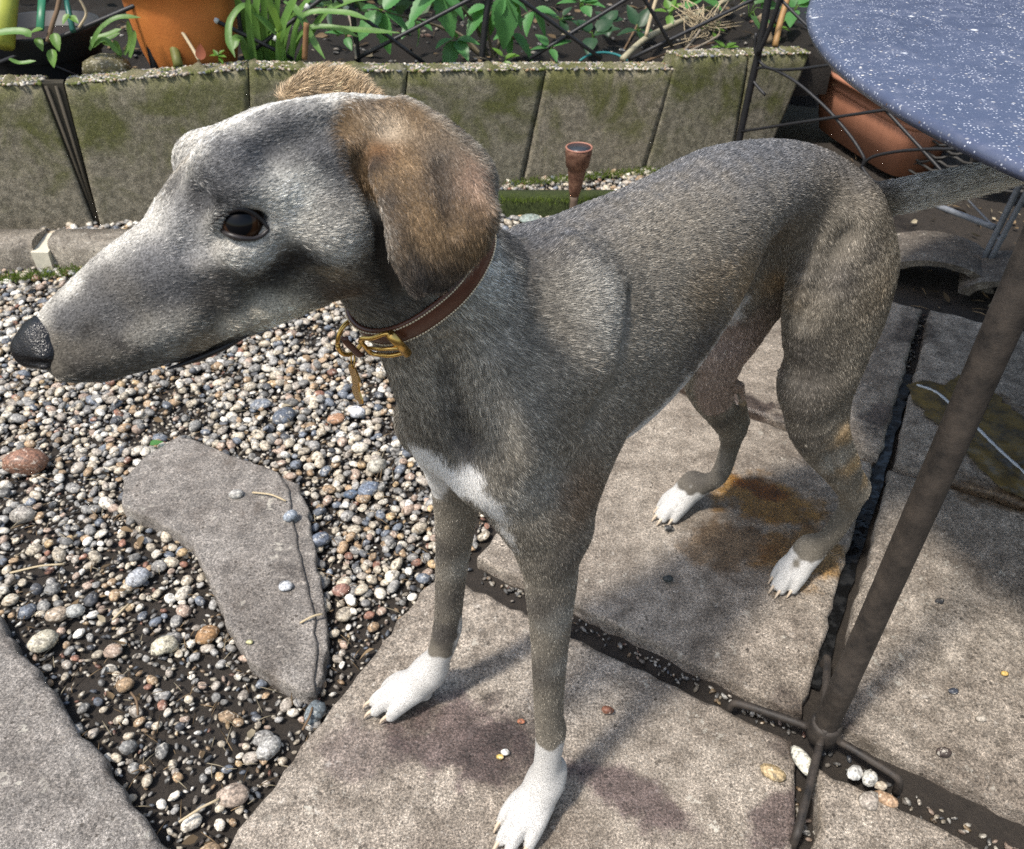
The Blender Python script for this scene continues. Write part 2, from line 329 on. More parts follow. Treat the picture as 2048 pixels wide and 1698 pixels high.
def place(n, rlo, rhi, dens, packed, zt):
    out = []
    X = rs.uniform(-1.6, .62, n); Y = rs.uniform(.36, 2.5, n); ok = inpoly(X, Y, GRAVEL) & ~inpoly(X, Y, np.array(FLAG)) & ~inpoly(X, Y, np.array(STEP)); P_ = dens(X, Y); ok &= rs.random(n) < P_
    R = rlo * (rhi / rlo) ** rs.random(n)
    for x, y, r in zip(X[ok], Y[ok], R[ok]):
        i, j = int(x / cellsz), int(y / cellsz); bad = False
        for a in (-2, -1, 0, 1, 2):
            for b in (-2, -1, 0, 1, 2):
                for (qx, qy, qr) in gridd.get((i + a, j + b), ()):
                    if (qx - x) ** 2 + (qy - y) ** 2 < ((qr + r) * packed) ** 2: bad = True; break
                if bad: break
            if bad: break
        if bad: continue
        gridd.setdefault((i, j), []).append((x, y, r))
        col = PAL[rs.choice(len(PAL), p=PALW)] * rs.uniform(.75, 1.2); out.append((x, y, zt(r), r, rs.uniform(.55, .85), np.clip(col, 0, .8), rs.uniform(0, 6.28), rs.normal() * .25, rs.integers(0, 40)))
    return out
def dens(X, Y):
    d = np.clip((Y - .50 + .55 * np.clip(X + .45, -1, 1) * 0 ) / .75, .22, 1) ; d = np.where((X > -.33) & (Y > .8), np.maximum(d, .8), d); d = d * (.75 + .45 * np.sin(X * 13 + 1) * np.sin(Y * 11)); return np.clip(d, .10, 1)
big = place(7000, .0075, .0130, lambda X, Y: dens(X, Y) * .9, .80, lambda r: -.022 + r * .62)
med = place(42000, .0046, .0080, lambda X, Y: dens(X, Y), .80, lambda r: -.022 + r * .78)
sml = place(90000, .0024, .0048, lambda X, Y: np.clip(dens(X, Y) * .6 + .45, 0, 1), .80, lambda r: -.023 + r * 1.1)
lay2 = []
for (x, y, z, r, fl, col, ang, tl, sh) in big + med:       # a second, loose layer where the gravel is deep
    if rs.random() < .5 * min(1, max(.1 if x < -.3 else .6, (y - .75) / .5)):
        r2 = rs.uniform(.005, .0105); lay2.append((x + rs.normal() * .012, y + rs.normal() * .012, z + r * .55 + r2 * .3, r2, rs.uniform(.5, .8), np.clip(PAL[rs.choice(len(PAL), p=PALW)] * rs.uniform(.8, 1.25), 0, .8), rs.uniform(0, 6.28), rs.normal() * .35, rs.integers(0, 40)))
lay2 = [q for q in lay2 if inpoly(np.array(q[0]), np.array(q[1]), GRAVEL) and not inpoly(np.array(q[0]), np.array(q[1]), STEP)]
tag(link('gravel', pebbles(big + med + lay2, SHAPES, IF, 'gravel'), M_PEB), kind='stuff')
S1 = [stone_shape(np.random.default_rng(300 + i), True, IV1) * np.array([1.25, .9, .9]) for i in range(40)]
sml = [(*q[:5], q[5] * .62, *q[6:]) for q in sml]
tag(link('fine_gravel', pebbles(sml, S1, IF1, 'fine_gravel'), M_PEB), kind='stuff')
jr = []
for (a_, b_) in (((.385, .592), (-.06, .876)), ((.40, .57), (.62, .42)), ((.355, .52), (.36, .45)), ((.84, 1.44), (.96, 1.66)), ((.70, 1.10), (.95, .95))):
    a_, b_ = np.array(a_), np.array(b_)
    for _ in range(int(np.linalg.norm(b_ - a_) * 260)):
        t = rs.random(); q = a_ + (b_ - a_) * t + rs.normal(size=2) * .006; r_ = rs.uniform(.0015, .0045); jr.append((q[0], q[1], -.024 + r_ * .6, r_, .7, PAL[rs.choice(len(PAL), p=PALW)] * rs.uniform(.2, .6), rs.uniform(0, 6.28), rs.normal() * .3, rs.integers(0, 40)))
tag(link('joint_grit', pebbles(jr, S1, IF1, 'joint_grit'), M_PEB), kind='stuff')
print('PEBBLES', len(big), len(med), len(lay2), len(sml))
# ================================================================== WALL, EDGING, PLANTING BED
bC = NB('mossy_concrete'); co = gpos(bC); sz = bC.n('ShaderNodeSeparateXYZ'); bC.L(co, sz.inputs[0])
n1 = bC.noise(9, 5, .62, co, .8); n2 = bC.noise(60, 5, .7, co); n3 = bC.noise(420, 4, .7, co)
cc_ = bC.mix(bC.ramp(n2, [(.38, 0), (.62, 1)]), (.115, .103, .078), (.245, .218, .168)); alg = bC.math('MULTIPLY', bC.ramp(bC.math('ADD', bC.math('MULTIPLY', sz.outputs['Z'], 1.5), bC.math('SUBTRACT', n1, .5)), [(.10, .12), (.42, 1.0)]), bC.ramp(n1, [(.33, .25), (.62, .95)]))
cc_ = bC.mix(alg, cc_, bC.mix(n2, (.050, .055, .015), (.12, .122, .038))); cc_ = bC.mix(.8, cc_, bC.ramp(n3, [(.37, .32), (.5, .9), (.63, 1.9)]), 'MULTIPLY')
cc_ = bC.mix(bC.ramp(bC.vor(110, co), [(.09, .7), (.15, 0)]), cc_, bC.mix(bC.noise(40, 2, .5, co), (.02, .018, .012), (.42, .38, .30))); cc_ = bC.mix(.25, cc_, bC.ramp(bC.n('ShaderNodeObjectInfo').outputs['Random'], [(0, (.75, .8, .7)), (1, (1.3, 1.2, 1.15))]), 'MULTIPLY')
bC.set(col=cc_, rough=.8, spec=.3); bC.bump(bC.math('ADD', n2, bC.math('MULTIPLY', n3, .7)), .7, .004); M_WALL = bC.m
bA = NB('aggregate'); bA.set(col=bA.mix(.75, bA.attr('tint'), bA.ramp(bA.noise(200, 4, .6, gpos(bA)), [(.3, .5), (.7, 1.4)]), 'MULTIPLY'), rough=.75); bA.bump(bA.noise(500, 3, .6, gpos(bA)), .5, .002); M_AGG = bA.m
WB = [(-1.75, 1.98), (-1.131, 2.105), (-.72, 2.20), (-.32, 2.305), (.024, 2.398), (.406, 2.495), (.70, 2.575), (.86, 2.64)]       # foot of the wall, joint by joint
wall = empty('retaining_wall', (-.4, 2.3, 0), 'low mossy wall of upright concrete slabs holding back the planting bed', 'wall')
def wy(x): return float(np.interp(x, [p[0] for p in WB], [p[1] for p in WB]))
def on_wall(px, py, off=0.0):
    x = 0.0
    for _ in range(8):
        q = at_y(px, py, wy(x) + off); x = q[0]
    return q
WS = [[(-140, 172), (81, 170), (196, 470), (-60, 480)], [(129, 171), (496, 139), (505, 440), (201, 455)], [(499, 139), (815, 144), (781, 415), (507, 440)], [(818, 144), (1091, 140), (1040, 362), (785, 415)],
      [(1094, 140), (1350, 140), (1284, 338), (1046, 362)], [(1355, 115), (1497, 112), (1466, 300), (1291, 338)], [(1501, 112), (1620, 107), (1536, 285), (1470, 300)]]
for i, qs in enumerate(WS):
    lean = .022; (A_, B_, C_, D_) = [on_wall(*q) for q in qs]
    A_, B_ = [on_wall(*q, lean) for q in qs[:2]]
    ed = (B_ - A_); ed[2] = 0; ed /= np.linalg.norm(ed); bk = np.array([-ed[1], ed[0], 0]); bk = bk if bk[1] > 0 else -bk; th = .080
    C_[2] = D_[2] = -.04; nx, nz = 26, 12; r = np.random.default_rng(400 + i); V = []; F = []
    prof_ = [('f', t) for t in np.linspace(0, 1, nz)] + [('t', .25), ('t', .6), ('t', 1.0), ('b', 1)]
    for u in np.linspace(0, 1, nx):
        tp, bt = A_ + (B_ - A_) * u, D_ + (C_ - D_) * u; wv = .004 * math.sin(u * 19 + i) + r.normal() * .0025
        for kind, t in prof_:
            if kind == 'f': q = bt + (tp - bt) * t + bk * (r.normal() * .0006 + (.006 if t > .99 else 0)); q[2] += wv * (t > .99)
            elif kind == 't': q = tp + bk * th * t; q[2] += wv + r.normal() * .003 - (.006 if t > .9 else -.003)
            else: q = bt + bk * th; q[2] = .1
            V.append(q)
    m = len(prof_)
    for a in range(nx - 1):
        for b in range(m - 1): F.append((a * m + b, (a + 1) * m + b, (a + 1) * m + b + 1, a * m + b + 1))
    F.append(tuple(range(m))); F.append(tuple((nx - 1) * m + b for b in range(m - 1, -1, -1)))
    sl = link('wall_slab', mesh_np('wall_slab', V, F, False), M_WALL, wall); sl.data.polygons.foreach_set('use_smooth', [len(p.vertices) == 4 for p in sl.data.polygons])
    it = []
    for _ in range(int(np.linalg.norm(B_ - A_) * 3400)):
        u, t = r.random(), r.random() ** .8; q = A_ + (B_ - A_) * u + bk * th * t; rr_ = r.uniform(.002, .0060)
        mossy = r.random() < .30; col = (np.array([.10, .12, .025]) if mossy else PAL[r.choice(len(PAL), p=PALW)]) * r.uniform(.7, 1.15)
        it.append((q[0], q[1], q[2] + .002 - rr_ * .2 + (-.004 if t > .9 else 0), rr_, .8, col, r.uniform(0, 6.28), r.normal() * .3, r.integers(0, 40)))
    tag(link('aggregate', pebbles(it, S1, IF1, 'aggregate'), M_AGG, sl), kind='stuff')
# the narrow dark piece stuck in the open joint
q = [on_wall(82, 168, .030), on_wall(126, 168, .030), on_wall(201, 462, .008), on_wall(197, 462, .008)]
for k in (0, 1): q[k][2] += .002
V = [*q, *[p + np.array([-.01, .03, 0]) for p in q]]; link('joint_filler', mesh_np('joint_filler', V, [(3, 2, 1, 0), (4, 5, 6, 7), (0, 1, 5, 4), (1, 2, 6, 5), (2, 3, 7, 6), (3, 0, 4, 7)]), plain('dark_slab_piece', (.035, .03, .02), .8, nscale=40), wall)  # dark slab piece with its own darker colour
for k, (a, b) in enumerate((((92, 172), (199, 455)), ((112, 172), (200, 455)))):
    p0, p1 = on_wall(*a, .026), on_wall(*b, .006); tube('groove_rib', np.array([p0, (p0 + p1) / 2, p1]), .004, plain('rib', (.06, .05, .035), .8), wall, 6)
# raised bed behind the wall
def bedz(X, Y): return .0 + .022 * np.sin(X * 9 + 2) * np.sin(Y * 8) + .02 * np.sin(X * 23) * np.sin(Y * 19 + 1)
X, Y = np.meshgrid(np.linspace(-4.0, 1.0, 220), np.linspace(0, 1, 90)); YB = np.interp(X, [-4, -1.75, *[p[0] for p in WB[1:]], 1.0], [1.75, 2.01, *[p[1] + .03 for p in WB[1:]], 2.70]); Yw = YB + Y * (5.5 - YB) ** 1.0 * Y ** .5
r = np.random.default_rng(8); Z = .262 + bedz(X, Yw) + r.normal(size=X.shape) * .004; Z[0] = .15
ny, nx = X.shape; i = np.arange((ny - 1) * (nx - 1)); a = (i // (nx - 1)) * nx + i % (nx - 1)
tag(link('planting_bed', mesh_np('planting_bed', np.c_[X.ravel(), Yw.ravel(), Z.ravel()], np.stack([a, a + 1, a + nx + 1, a + nx], 1), True), soilmat('bed_soil', (.006, .005, .004), (.026, .019, .014))), kind='structure')
it = []
for _ in range(500):
    x = r.uniform(-1.5, .9); y = wy(x) + .07 + r.random() ** 1.5 * 1.1; rr_ = r.uniform(.003, .011); it.append((x, y, .262 + float(bedz(x, y)) + rr_ * .3, rr_, .7, PAL[r.choice(len(PAL), p=PALW)] * r.uniform(.15, .45), r.uniform(0, 6), r.normal() * .3, r.integers(0, 40)))
tag(link('bed_gravel', pebbles(it, S1, IF1, 'bed_gravel'), M_PEB), kind='stuff')
# edging blocks
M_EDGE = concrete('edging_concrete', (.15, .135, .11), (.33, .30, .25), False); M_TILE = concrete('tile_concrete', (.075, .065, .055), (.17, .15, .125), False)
def edging(x0, x1, yb, dep, h, bulge, label, mat=None, seed=0, name='edging_block'):
    n = 22; u = np.linspace(0, 1, n); r = np.random.default_rng(seed); xs = x0 + (x1 - x0) * u; yf = yb - dep - bulge * np.sin(u * math.pi) ** .7; yb_ = yb + 0 * u; V = []
    for x, f_, b_ in zip(xs, yf, yb_):
        j = r.normal(size=4) * .0012; V += [(x, f_, -.04), (x, f_ + j[0], h - .010), (x, f_ + .010, h + j[1]), (x, (f_ + b_) / 2, h + .004 + j[2]), (x, b_, h - .004), (x, b_, -.04)]
    F = []
    for a in range(n - 1):
        for b in range(5): F.append((a * 6 + b, (a + 1) * 6 + b, (a + 1) * 6 + b + 1, a * 6 + b + 1))
    F.append(tuple(range(5, -1, -1))); F.append(tuple((n - 1) * 6 + b for b in range(6)))
    o = link(name, mesh_np(name, V, F, False), mat or M_EDGE); o.data.polygons.foreach_set('use_smooth', [len(p.vertices) == 4 for p in o.data.polygons])
    return tag(o, label, 'edging block', 'scalloped concrete edging blocks')
edging(-1.48, -1.196, 1.955, .085, .052, .030, 'scalloped edging block cut off by the picture edge under the mossy wall', seed=1)
edging(-1.162, -.88, 1.960, .080, .050, .030, 'scalloped edging block half hidden behind the muzzle of the dog', seed=2)
tag(link('mortar', mesh_np('mortar', [(-1.198, 1.86, -.03), (-1.160, 1.86, -.03), (-1.160, 1.955, -.03), (-1.198, 1.955, -.03), (-1.200, 1.862, .030), (-1.158, 1.864, .028), (-1.158, 1.953, .036), (-1.2, 1.951, .038)], [(0, 1, 5, 4), (1, 2, 6, 5), (2, 3, 7, 6), (3, 0, 4, 7), (4, 5, 6, 7)]), plain('pale_mortar', (.52, .48, .38), .85, nscale=90)), 'pale mortar wedge between two scalloped edging blocks', 'mortar')
bM = NB('moss_cover'); bM.set(col=bM.mix(bM.noise(60, 5, .7, gpos(bM)), (.012, .016, .006), (.055, .075, .018)), rough=.95); bM.bump(bM.noise(220, 5, .7, gpos(bM)), 1.0, .006)
edging(-.06, .29, 2.215, .055, .045, .012, 'long dark mossy edging block lying behind the back of the dog', bM.m, 5)
def ridge_tile(c, ax, R, L, label, seed):
    ax = np.array([*ax, 0]); ax /= np.linalg.norm(ax); sd = np.array([-ax[1], ax[0], 0]); A_ = np.linspace(.12, math.pi - .12, 20); V = []; r = np.random.default_rng(seed); th = .022
    for s_ in np.linspace(0, 1, 7):
        for rad in (R, R - th):
            for a in A_: V.append(np.array(c) + ax * L * s_ + sd * math.cos(a) * rad * 1.25 + DZU * (math.sin(a) * rad * .62 + .006 + r.normal() * .0008))
    n = 20; F = []
    for s_ in range(6):
        b = s_ * 2 * n; e = b + 2 * n
        for j in range(n - 1): F += [(b + j, b + j + 1, e + j + 1, e + j), (b + n + j + 1, b + n + j, e + n + j, e + n + j + 1)]
        F += [(b, e, e + n, b + n), (b + n - 1, b + 2 * n - 1, e + 2 * n - 1, e + n - 1)]
    for b in (0, 6 * 2 * n):
        for j in range(n - 1): F.append((b + j, b + n + j, b + n + j + 1, b + j + 1) if b == 0 else (b + j, b + j + 1, b + n + j + 1, b + n + j))
    o = link('edging_tile', mesh_np('edging_tile', V, F), M_TILE); return tag(o, label, 'edging tile', 'arched concrete edging tiles')
DZU = np.array([0, 0, 1.0])
t1, t2, t3 = at_z(1868, 570), at_z(2030, 612), at_z(1725, 520)
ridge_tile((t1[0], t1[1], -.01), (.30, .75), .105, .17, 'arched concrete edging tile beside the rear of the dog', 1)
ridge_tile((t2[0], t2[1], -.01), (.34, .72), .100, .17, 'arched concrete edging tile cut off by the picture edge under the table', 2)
# ------------------------------------------------------------------ leaves and stems
def leafmat(name, a, c, tr=.35, rough=.42):
    b = NB(name); n = b.noise(25, 4, .6); rnd = b.n('ShaderNodeObjectInfo').outputs['Random']; col = b.mix(n, a, c); col = b.mix(.35, col, b.ramp(rnd, [(0, .65), (1, 1.35)]), 'MULTIPLY')
    b.set(col=col, rough=rough, spec=.4); b.bump(b.noise(90, 4, .6), .35, .002)
    t = b.n('ShaderNodeBsdfTranslucent'); b.L(b.mix(.5, col, (.25, .42, .03)), t.inputs['Color']); m = b.n('ShaderNodeMixShader'); m.inputs[0].default_value = tr
    b.L(b.b.outputs[0], m.inputs[1]); b.L(t.outputs[0], m.inputs[2]); b.L(m.outputs[0], b.t.nodes['Material Output'].inputs['Surface']); return b.m
M_ELDER = leafmat('elder_leaf', (.045, .15, .042), (.11, .29, .085)); M_STRAP = leafmat('strap_leaf', (.065, .15, .03), (.17, .31, .08)); M_IVY = leafmat('ivy_leaf', (.012, .04, .016), (.03, .075, .03), .15); M_WEED = leafmat('weed_leaf', (.06, .15, .02), (.15, .28, .045)); M_DRY = leafmat('dry_leaf', (.14, .085, .045), (.30, .21, .12), .2, .8)
M_STRAW = plain('straw', (.42, .34, .22), .75, nscale=80); M_TWIG = plain('twig_bark', (.13, .085, .05), .85, nscale=90, bump=.5); M_CANE = plain('green_bamboo', (.11, .115, .03), .55, nscale=35, var=.5); M_BCANE = plain('brown_bamboo', (.27, .155, .06), .55, nscale=35, var=.4)
def vec(r, u, t=0.0):                # directions as seen: right, up, towards the viewer
    return np.array([r, 0, 0]) + u * np.array([0, SP, CP]) + t * np.array([0, -CP, SP])
def leaf_np(p, d, ln, wd, nrm, serr=0.0, curl=.2, tip=1.6, n=10, fold=.25):
    d = np.asarray(d, float); d /= np.linalg.norm(d); nrm = np.asarray(nrm, float); nrm = nrm - d * (nrm @ d); nrm /= np.linalg.norm(nrm); s = np.cross(d, nrm); V = []
    for k in range(n + 1):
        t = k / n; w = wd * .5 * (math.sin(math.pi * min(1, t ** .75)) ** .8) * (1 - .25 * t) + .0006; w *= 1 + (serr if k % 2 else -serr)
        c = p + d * ln * t - nrm * curl * ln * t * t; V += [c - s * w + nrm * fold * w, c - s * w * .5 + nrm * fold * w * .35, c, c + s * w * .5 + nrm * fold * w * .35, c + s * w + nrm * fold * w]
    F = []
    for k in range(n):
        for j in range(4): F.append((k * 5 + j, k * 5 + j + 1, (k + 1) * 5 + j + 1, (k + 1) * 5 + j))
    return np.array(V), F
def leaf(p, d, ln, wd, mat, parent, nrm=None, **kw):
    V, F = leaf_np(np.asarray(p, float), d, ln, wd, vec(0, .55, .85) if nrm is None else nrm, **kw)
    return link('leaf', mesh_np('leaf', V, F, True), mat, parent)
def strap_leaf(C, w, mat, parent, name='leaf'):
    C = catmull(C, 6); n = len(C); T = np.gradient(C, axis=0); T /= np.linalg.norm(T, axis=1)[:, None]; V = []; F = []
    for k in range(n):
        t = k / (n - 1); s = np.cross(T[k], vec(.1, .3, 1)); s /= np.linalg.norm(s) + 1e-9; ww = w * .5 * min(1, (1 - t) * 6 + .08) * min(1, .6 + t * 2); b = np.cross(s, T[k])
        V += [C[k] - s * ww + b * ww * .35, C[k], C[k] + s * ww + b * ww * .35]
    for k in range(n - 1):
        for j in (0, 1): F.append((k * 3 + j, k * 3 + j + 1, (k + 1) * 3 + j + 1, (k + 1) * 3 + j))
    return link(name, mesh_np(name, V, F, True), mat, parent)
def by(px, py, off): return on_wall(px, py, off)
# elder shrub
el0 = by(985, 118, .25); el0[2] = .25
elder = empty('elder_shrub', tuple(map(float, el0)), 'elder shrub with bright green serrated leaflets above the wall', 'shrub')
rl = np.random.default_rng(12)
ELD = [(765, 22, [(-40, 38, 62), (4, 66, 62), (52, 30, 55), (-50, -22, 45), (30, -35, 55)], .22), (880, -20, [(-55, 40, 75), (20, 68, 70), (48, 45, 55), (-30, -10, 50)], .20), (975, 12, [(-35, 42, 62), (-5, 66, 62), (-50, 10, 40)], .26), (1010, -8, [(2, 72, 78), (36, 48, 58), (60, 26, 48), (-20, 40, 45)], .18),
       (912, 78, [(-40, 6, 48), (-16, 44, 56), (22, 30, 44), (35, 2, 40), (-10, -26, 34)], .22), (1022, 66, [(36, 34, 62), (-4, 32, 38), (-26, 4, 34), (14, -20, 32)], .20), (1065, 20, [(20, 30, 50), (-14, 36, 44), (30, 0, 40)], .30), (830, 40, [(-24, 26, 40), (12, 40, 46), (34, 10, 40)], .40)]
M_STEM = plain('shrub_stem', (.09, .075, .045), .8, nscale=60, bump=.4)
for (cx, cy, lv, off) in ELD:
    p = by(cx, cy, off); st = el0 + np.array([rl.normal() * .02, rl.normal() * .02, 0])
    tube('stem', catmull([st, (st + p) / 2 + np.array([rl.normal() * .02, .03, .02]), p], 6), np.linspace(.006, .0022, 13), M_STEM, elder, 6)
    for dx, dy, sz_ in lv:
        q = by(cx + dx, cy + dy, off - .03 + rl.normal() * .02); d = q - p; ln = sz_ * 2.45 / FPX; d /= np.linalg.norm(d)
        leaf(p + d * .006, d, ln * 1.12, ln * .66, M_ELDER, elder, nrm=vec(rl.normal() * .25, .6, .8), serr=.07, curl=.18 + .1 * rl.random(), n=16, fold=.28)
# clump of strap leaves
cl0 = by(560, 112, .22); cl0[2] = .26
clump = empty('daffodil_clump', tuple(map(float, cl0)), 'clump of arching green strap leaves beside the orange pot', 'plant')
SL = [[(505, 112), (500, 60), (497, -10)], [(515, 112), (512, 50), (520, -30)], [(525, 113), (530, 50), (528, -30)], [(540, 113), (545, 40), (532, -30)], [(550, 113), (565, 60), (600, -20)], [(535, 112), (520, 40), (490, 12), (462, 40), (458, 80), (470, 115)], [(545, 112), (580, 30), (575, 5), (600, 30), (625, 80), (650, 118)],
      [(560, 112), (555, 40), (560, -30)], [(570, 112), (600, 40), (680, 25), (740, 40)], [(560, 112), (610, 62), (700, 60), (800, 66)], [(505, 110), (490, 50), (470, -10)], [(530, 112), (500, 20), (512, -30)], [(565, 113), (562, 90), (558, 60), (545, 20), (538, -20)], [(548, 112), (600, 70), (660, 55), (720, 75)], [(520, 112), (540, 70), (550, 66), (500, 20)], [(555, 112), (575, 60), (610, 10), (640, -20)], [(510, 112), (480, 80), (465, 100)], [(572, 112), (640, 40), (700, 2), (760, -5)]]
for k, S in enumerate(SL):
    C = [by(x, y, .16 + .03 * (k % 4) - .03 * j) for j, (x, y) in enumerate(S)]; C[0][2] = min(C[0][2], .28); strap_leaf(C, .017 + .008 * rl.random(), M_STRAP, clump)
# strap leaves beside the black pot
p0 = by(215, 118, .12); p0[2] = .27
cl2 = empty('strap_leaf_plant', tuple(map(float, p0)), 'low strap leaved plant between black pot and black post', 'plant')
for k, S in enumerate([[(180, 100), (200, 60), (235, 36), (282, 35)], [(182, 78), (215, 70), (243, 58)], [(180, 84), (210, 80), (240, 66)], [(185, 95), (210, 80), (240, 110)], [(205, 85), (225, 92), (246, 110)], [(250, 110), (262, 80), (255, 40)], [(260, 115), (268, 85), (270, 60)], [(240, 115), (235, 95), (228, 80)]]):
    strap_leaf([by(x, y, .12 + .02 * (k % 3)) for x, y in S], .014, M_STRAP, cl2)
tag(link('round_stone', (lambda q: pebbles([(q[0], q[1], q[2], .050, .75, np.array([.10, .088, .042]), .4, 0, 6)], SHAPES, IF, 'round_stone'))(by(212, 138, .13)), M_PEB), 'mossy round brown stone lying behind the wall beside the black pot', 'stone')
# small plants, each with its own leaves
def weed(px, py, off, n, ln, label, mat, seed, wdr=.6, name='weed', cat='weed', grp=None):
    r = np.random.default_rng(seed); p = by(px, py, off); o = empty(name, tuple(map(float, p)), label, cat, grp)
    for k in range(n):
        a = k * 2.4 + r.normal() * .3; d = vec(math.cos(a), math.sin(a) * .7 + .25, .3 * r.random()); q = p + d / np.linalg.norm(d) * ln * .35 * r.random(); tube('stem', np.array([p - np.array([0, 0, .02]), (p + q) / 2 + .004, q]), .0012, M_WEED, o, 5)
        leaf(q, d, ln * r.uniform(.7, 1.15), ln * wdr * r.uniform(.8, 1.1), mat, o, nrm=vec(r.normal() * .3, .6, .7), serr=.04, n=8)
    return o
weed(1185, 72, .28, 5, .075, 'dark ivy sprig with pointed leaves under the crossing wires', M_IVY, 1, .8, 'ivy_sprig', 'ivy')
weed(1215, 45, .36, 4, .05, 'small ivy sprig high behind the crossing wires', M_IVY, 2, .8, 'ivy_sprig', 'ivy')
weed(1338, 25, .34, 5, .045, 'small three leaved seedling beside the pale fallen cane', M_WEED, 3, .7)
weed(1500, 20, .30, 4, .095, 'broad pale green leaf cluster left of the black panel post', leafmat('broad_leaf', (.045, .12, .035), (.09, .19, .06)), 4, .9, 'leafy_plant', 'plant')
weed(1590, 15, .30, 4, .07, 'green leaf cluster between the panel post and the blue table', M_ELDER, 5, .8, 'leafy_plant', 'plant')
weed(1640, 40, .12, 4, .055, 'dark leaf cluster low behind the edge of the blue table', M_IVY, 6, .8, 'leafy_plant', 'plant')
weed(1010, 118, .10, 4, .04, 'low bright leaves at the foot of the elder shrub', M_WEED, 7)
weed(435, 112, .09, 5, .022, 'tiny bright weed at the foot of the orange pot', M_WEED, 8)
weed(1425, 60, .22, 6, .03, 'yellow green weed below the tangle of dry straw', M_WEED, 9)
weed(1555, 55, .24, 6, .035, 'yellowish weed behind the black panel post', M_WEED, 10, .35)
weed(1120, 40, .45, 6, .05, 'dark leaves in deep shade right of the elder shrub', M_IVY, 11, .6, 'ivy_sprig', 'ivy')
weed(660, 15, .50, 6, .06, 'dark leafy shoot in shade behind the strap leaves', M_IVY, 13, .4, 'leafy_plant', 'plant')
weed(1100, 95, .12, 5, .05, 'low green leaves between the elder and the crossing wires', M_ELDER, 14, .6, 'leafy_plant', 'plant')
weed(1275, 60, .30, 5, .06, 'dark leaves behind the thin upright cane', M_IVY, 15, .7, 'leafy_plant', 'plant')
weed(1450, 95, .10, 6, .035, 'small green leaves at the wall top left of the panel post', M_WEED, 16, .6)
weed(1400, -5, .45, 6, .08, 'broad leaves at the top edge above the straw tangle', M_ELDER, 17, .7, 'leafy_plant', 'plant')
weed(1160, 5, .50, 6, .07, 'green leaves at the top edge above the ivy sprigs', M_ELDER, 18, .6, 'leafy_plant', 'plant')
weed(690, 70, .25, 5, .045, 'green leaves behind the thin grey stick', M_ELDER, 19, .6, 'leafy_plant', 'plant')
# dry litter over the bed
def litter(n, pos, seed, name, lmin, lmax, fr=.5, dark=1.0):
    r = np.random.default_rng(seed); Vs, Fs, Cs = [], [], []; o = 0
    for _ in range(n):
        x, y, z = pos(r); a = r.uniform(0, 6.28); l = r.uniform(lmin, lmax); d = np.array([math.cos(a), math.sin(a), r.normal() * .18])
        if r.random() < fr: V, F = tube_np([np.array([x, y, z]), np.array([x, y, z + l * .06]) + d * l * .5, np.array([x, y, z]) + d * l], [.0006, .0008, .0004], 4)
        else: V, F = leaf_np(np.array([x, y, z]), d, l * .8, l * .45, np.array([r.normal() * .5, r.normal() * .5, 1]), n=4, curl=r.normal() * .3)
        col = (np.array([.30, .21, .12]) * r.uniform(.25, 1.2) if r.random() < .75 else np.array([.46, .39, .27]) * r.uniform(.5, 1)); Vs.append(V); Fs += [tuple(k + o for k in f) for f in F]; Cs.append(np.tile(col * dark, (len(V), 1))); o += len(V)
    b = NB(name + '_dry'); b.set(col=b.attr('tint'), rough=.85, spec=.2)
    return tag(link(name, mesh_np(name, np.vstack(Vs), Fs, True, {'tint': ('POINT', np.vstack(Cs))}), b.m), kind='stuff')
def bpos(r): x = r.uniform(-1.5, .9); y = wy(x) + .07 + r.random() * 1.1; return x, y, .272 + float(bedz(x, y))
litter(420, bpos, 21, 'leaf_litter', .02, .055, .5, .45)
def gpos_(r):
    while True:
        x, y = r.uniform(-1.3, .1), r.uniform(.42, 2.1)
        if inpoly(np.array(x), np.array(y), GRAVEL): return x, y, -.016 + r.random() * .012
litter(1900, gpos_, 22, 'plant_debris', .006, .030, .92, .6)
def rpos(r): x, y = r.uniform(.75, 1.6), r.uniform(1.55, 2.6); return x, y, -.02 + r.random() * .01
litter(260, rpos, 23, 'leaf_debris', .012, .04, .5)
# moss
def moss(pts, n, rad, seed, name='moss'):
    r = np.random.default_rng(seed); Vs, Fs = [], []; o = 0
    for _ in range(n):
        c = pts[r.integers(len(pts))]; p = np.array([c[0] + r.normal() * rad, c[1] + r.normal() * rad * .6, c[2] + abs(r.normal()) * .004]); a = r.uniform(0, 6.28); h = r.uniform(.004, .010); d = np.array([math.cos(a) * .5, math.sin(a) * .5, 1]) * h; s = np.array([-math.sin(a), math.cos(a), 0]) * .0014
        Vs.append(np.array([p - s, p + s, p + d])); Fs.append((o, o + 1, o + 2)); o += 3
    return tag(link(name, mesh_np(name, np.vstack(Vs), np.array(Fs)), leafmat(name + '_green', (.035, .06, .008), (.12, .16, .02), .3, .9)), kind='stuff')
moss([(-1.25 + .05 * k, 1.80 + .012 * k, -.012) for k in range(7)] + [(-.03 + .05 * k, 2.16, .035) for k in range(7)] + [(.02 + .05 * k, 2.37 + .012 * k, -.01) for k in range(9)], 5200, .022, 31)
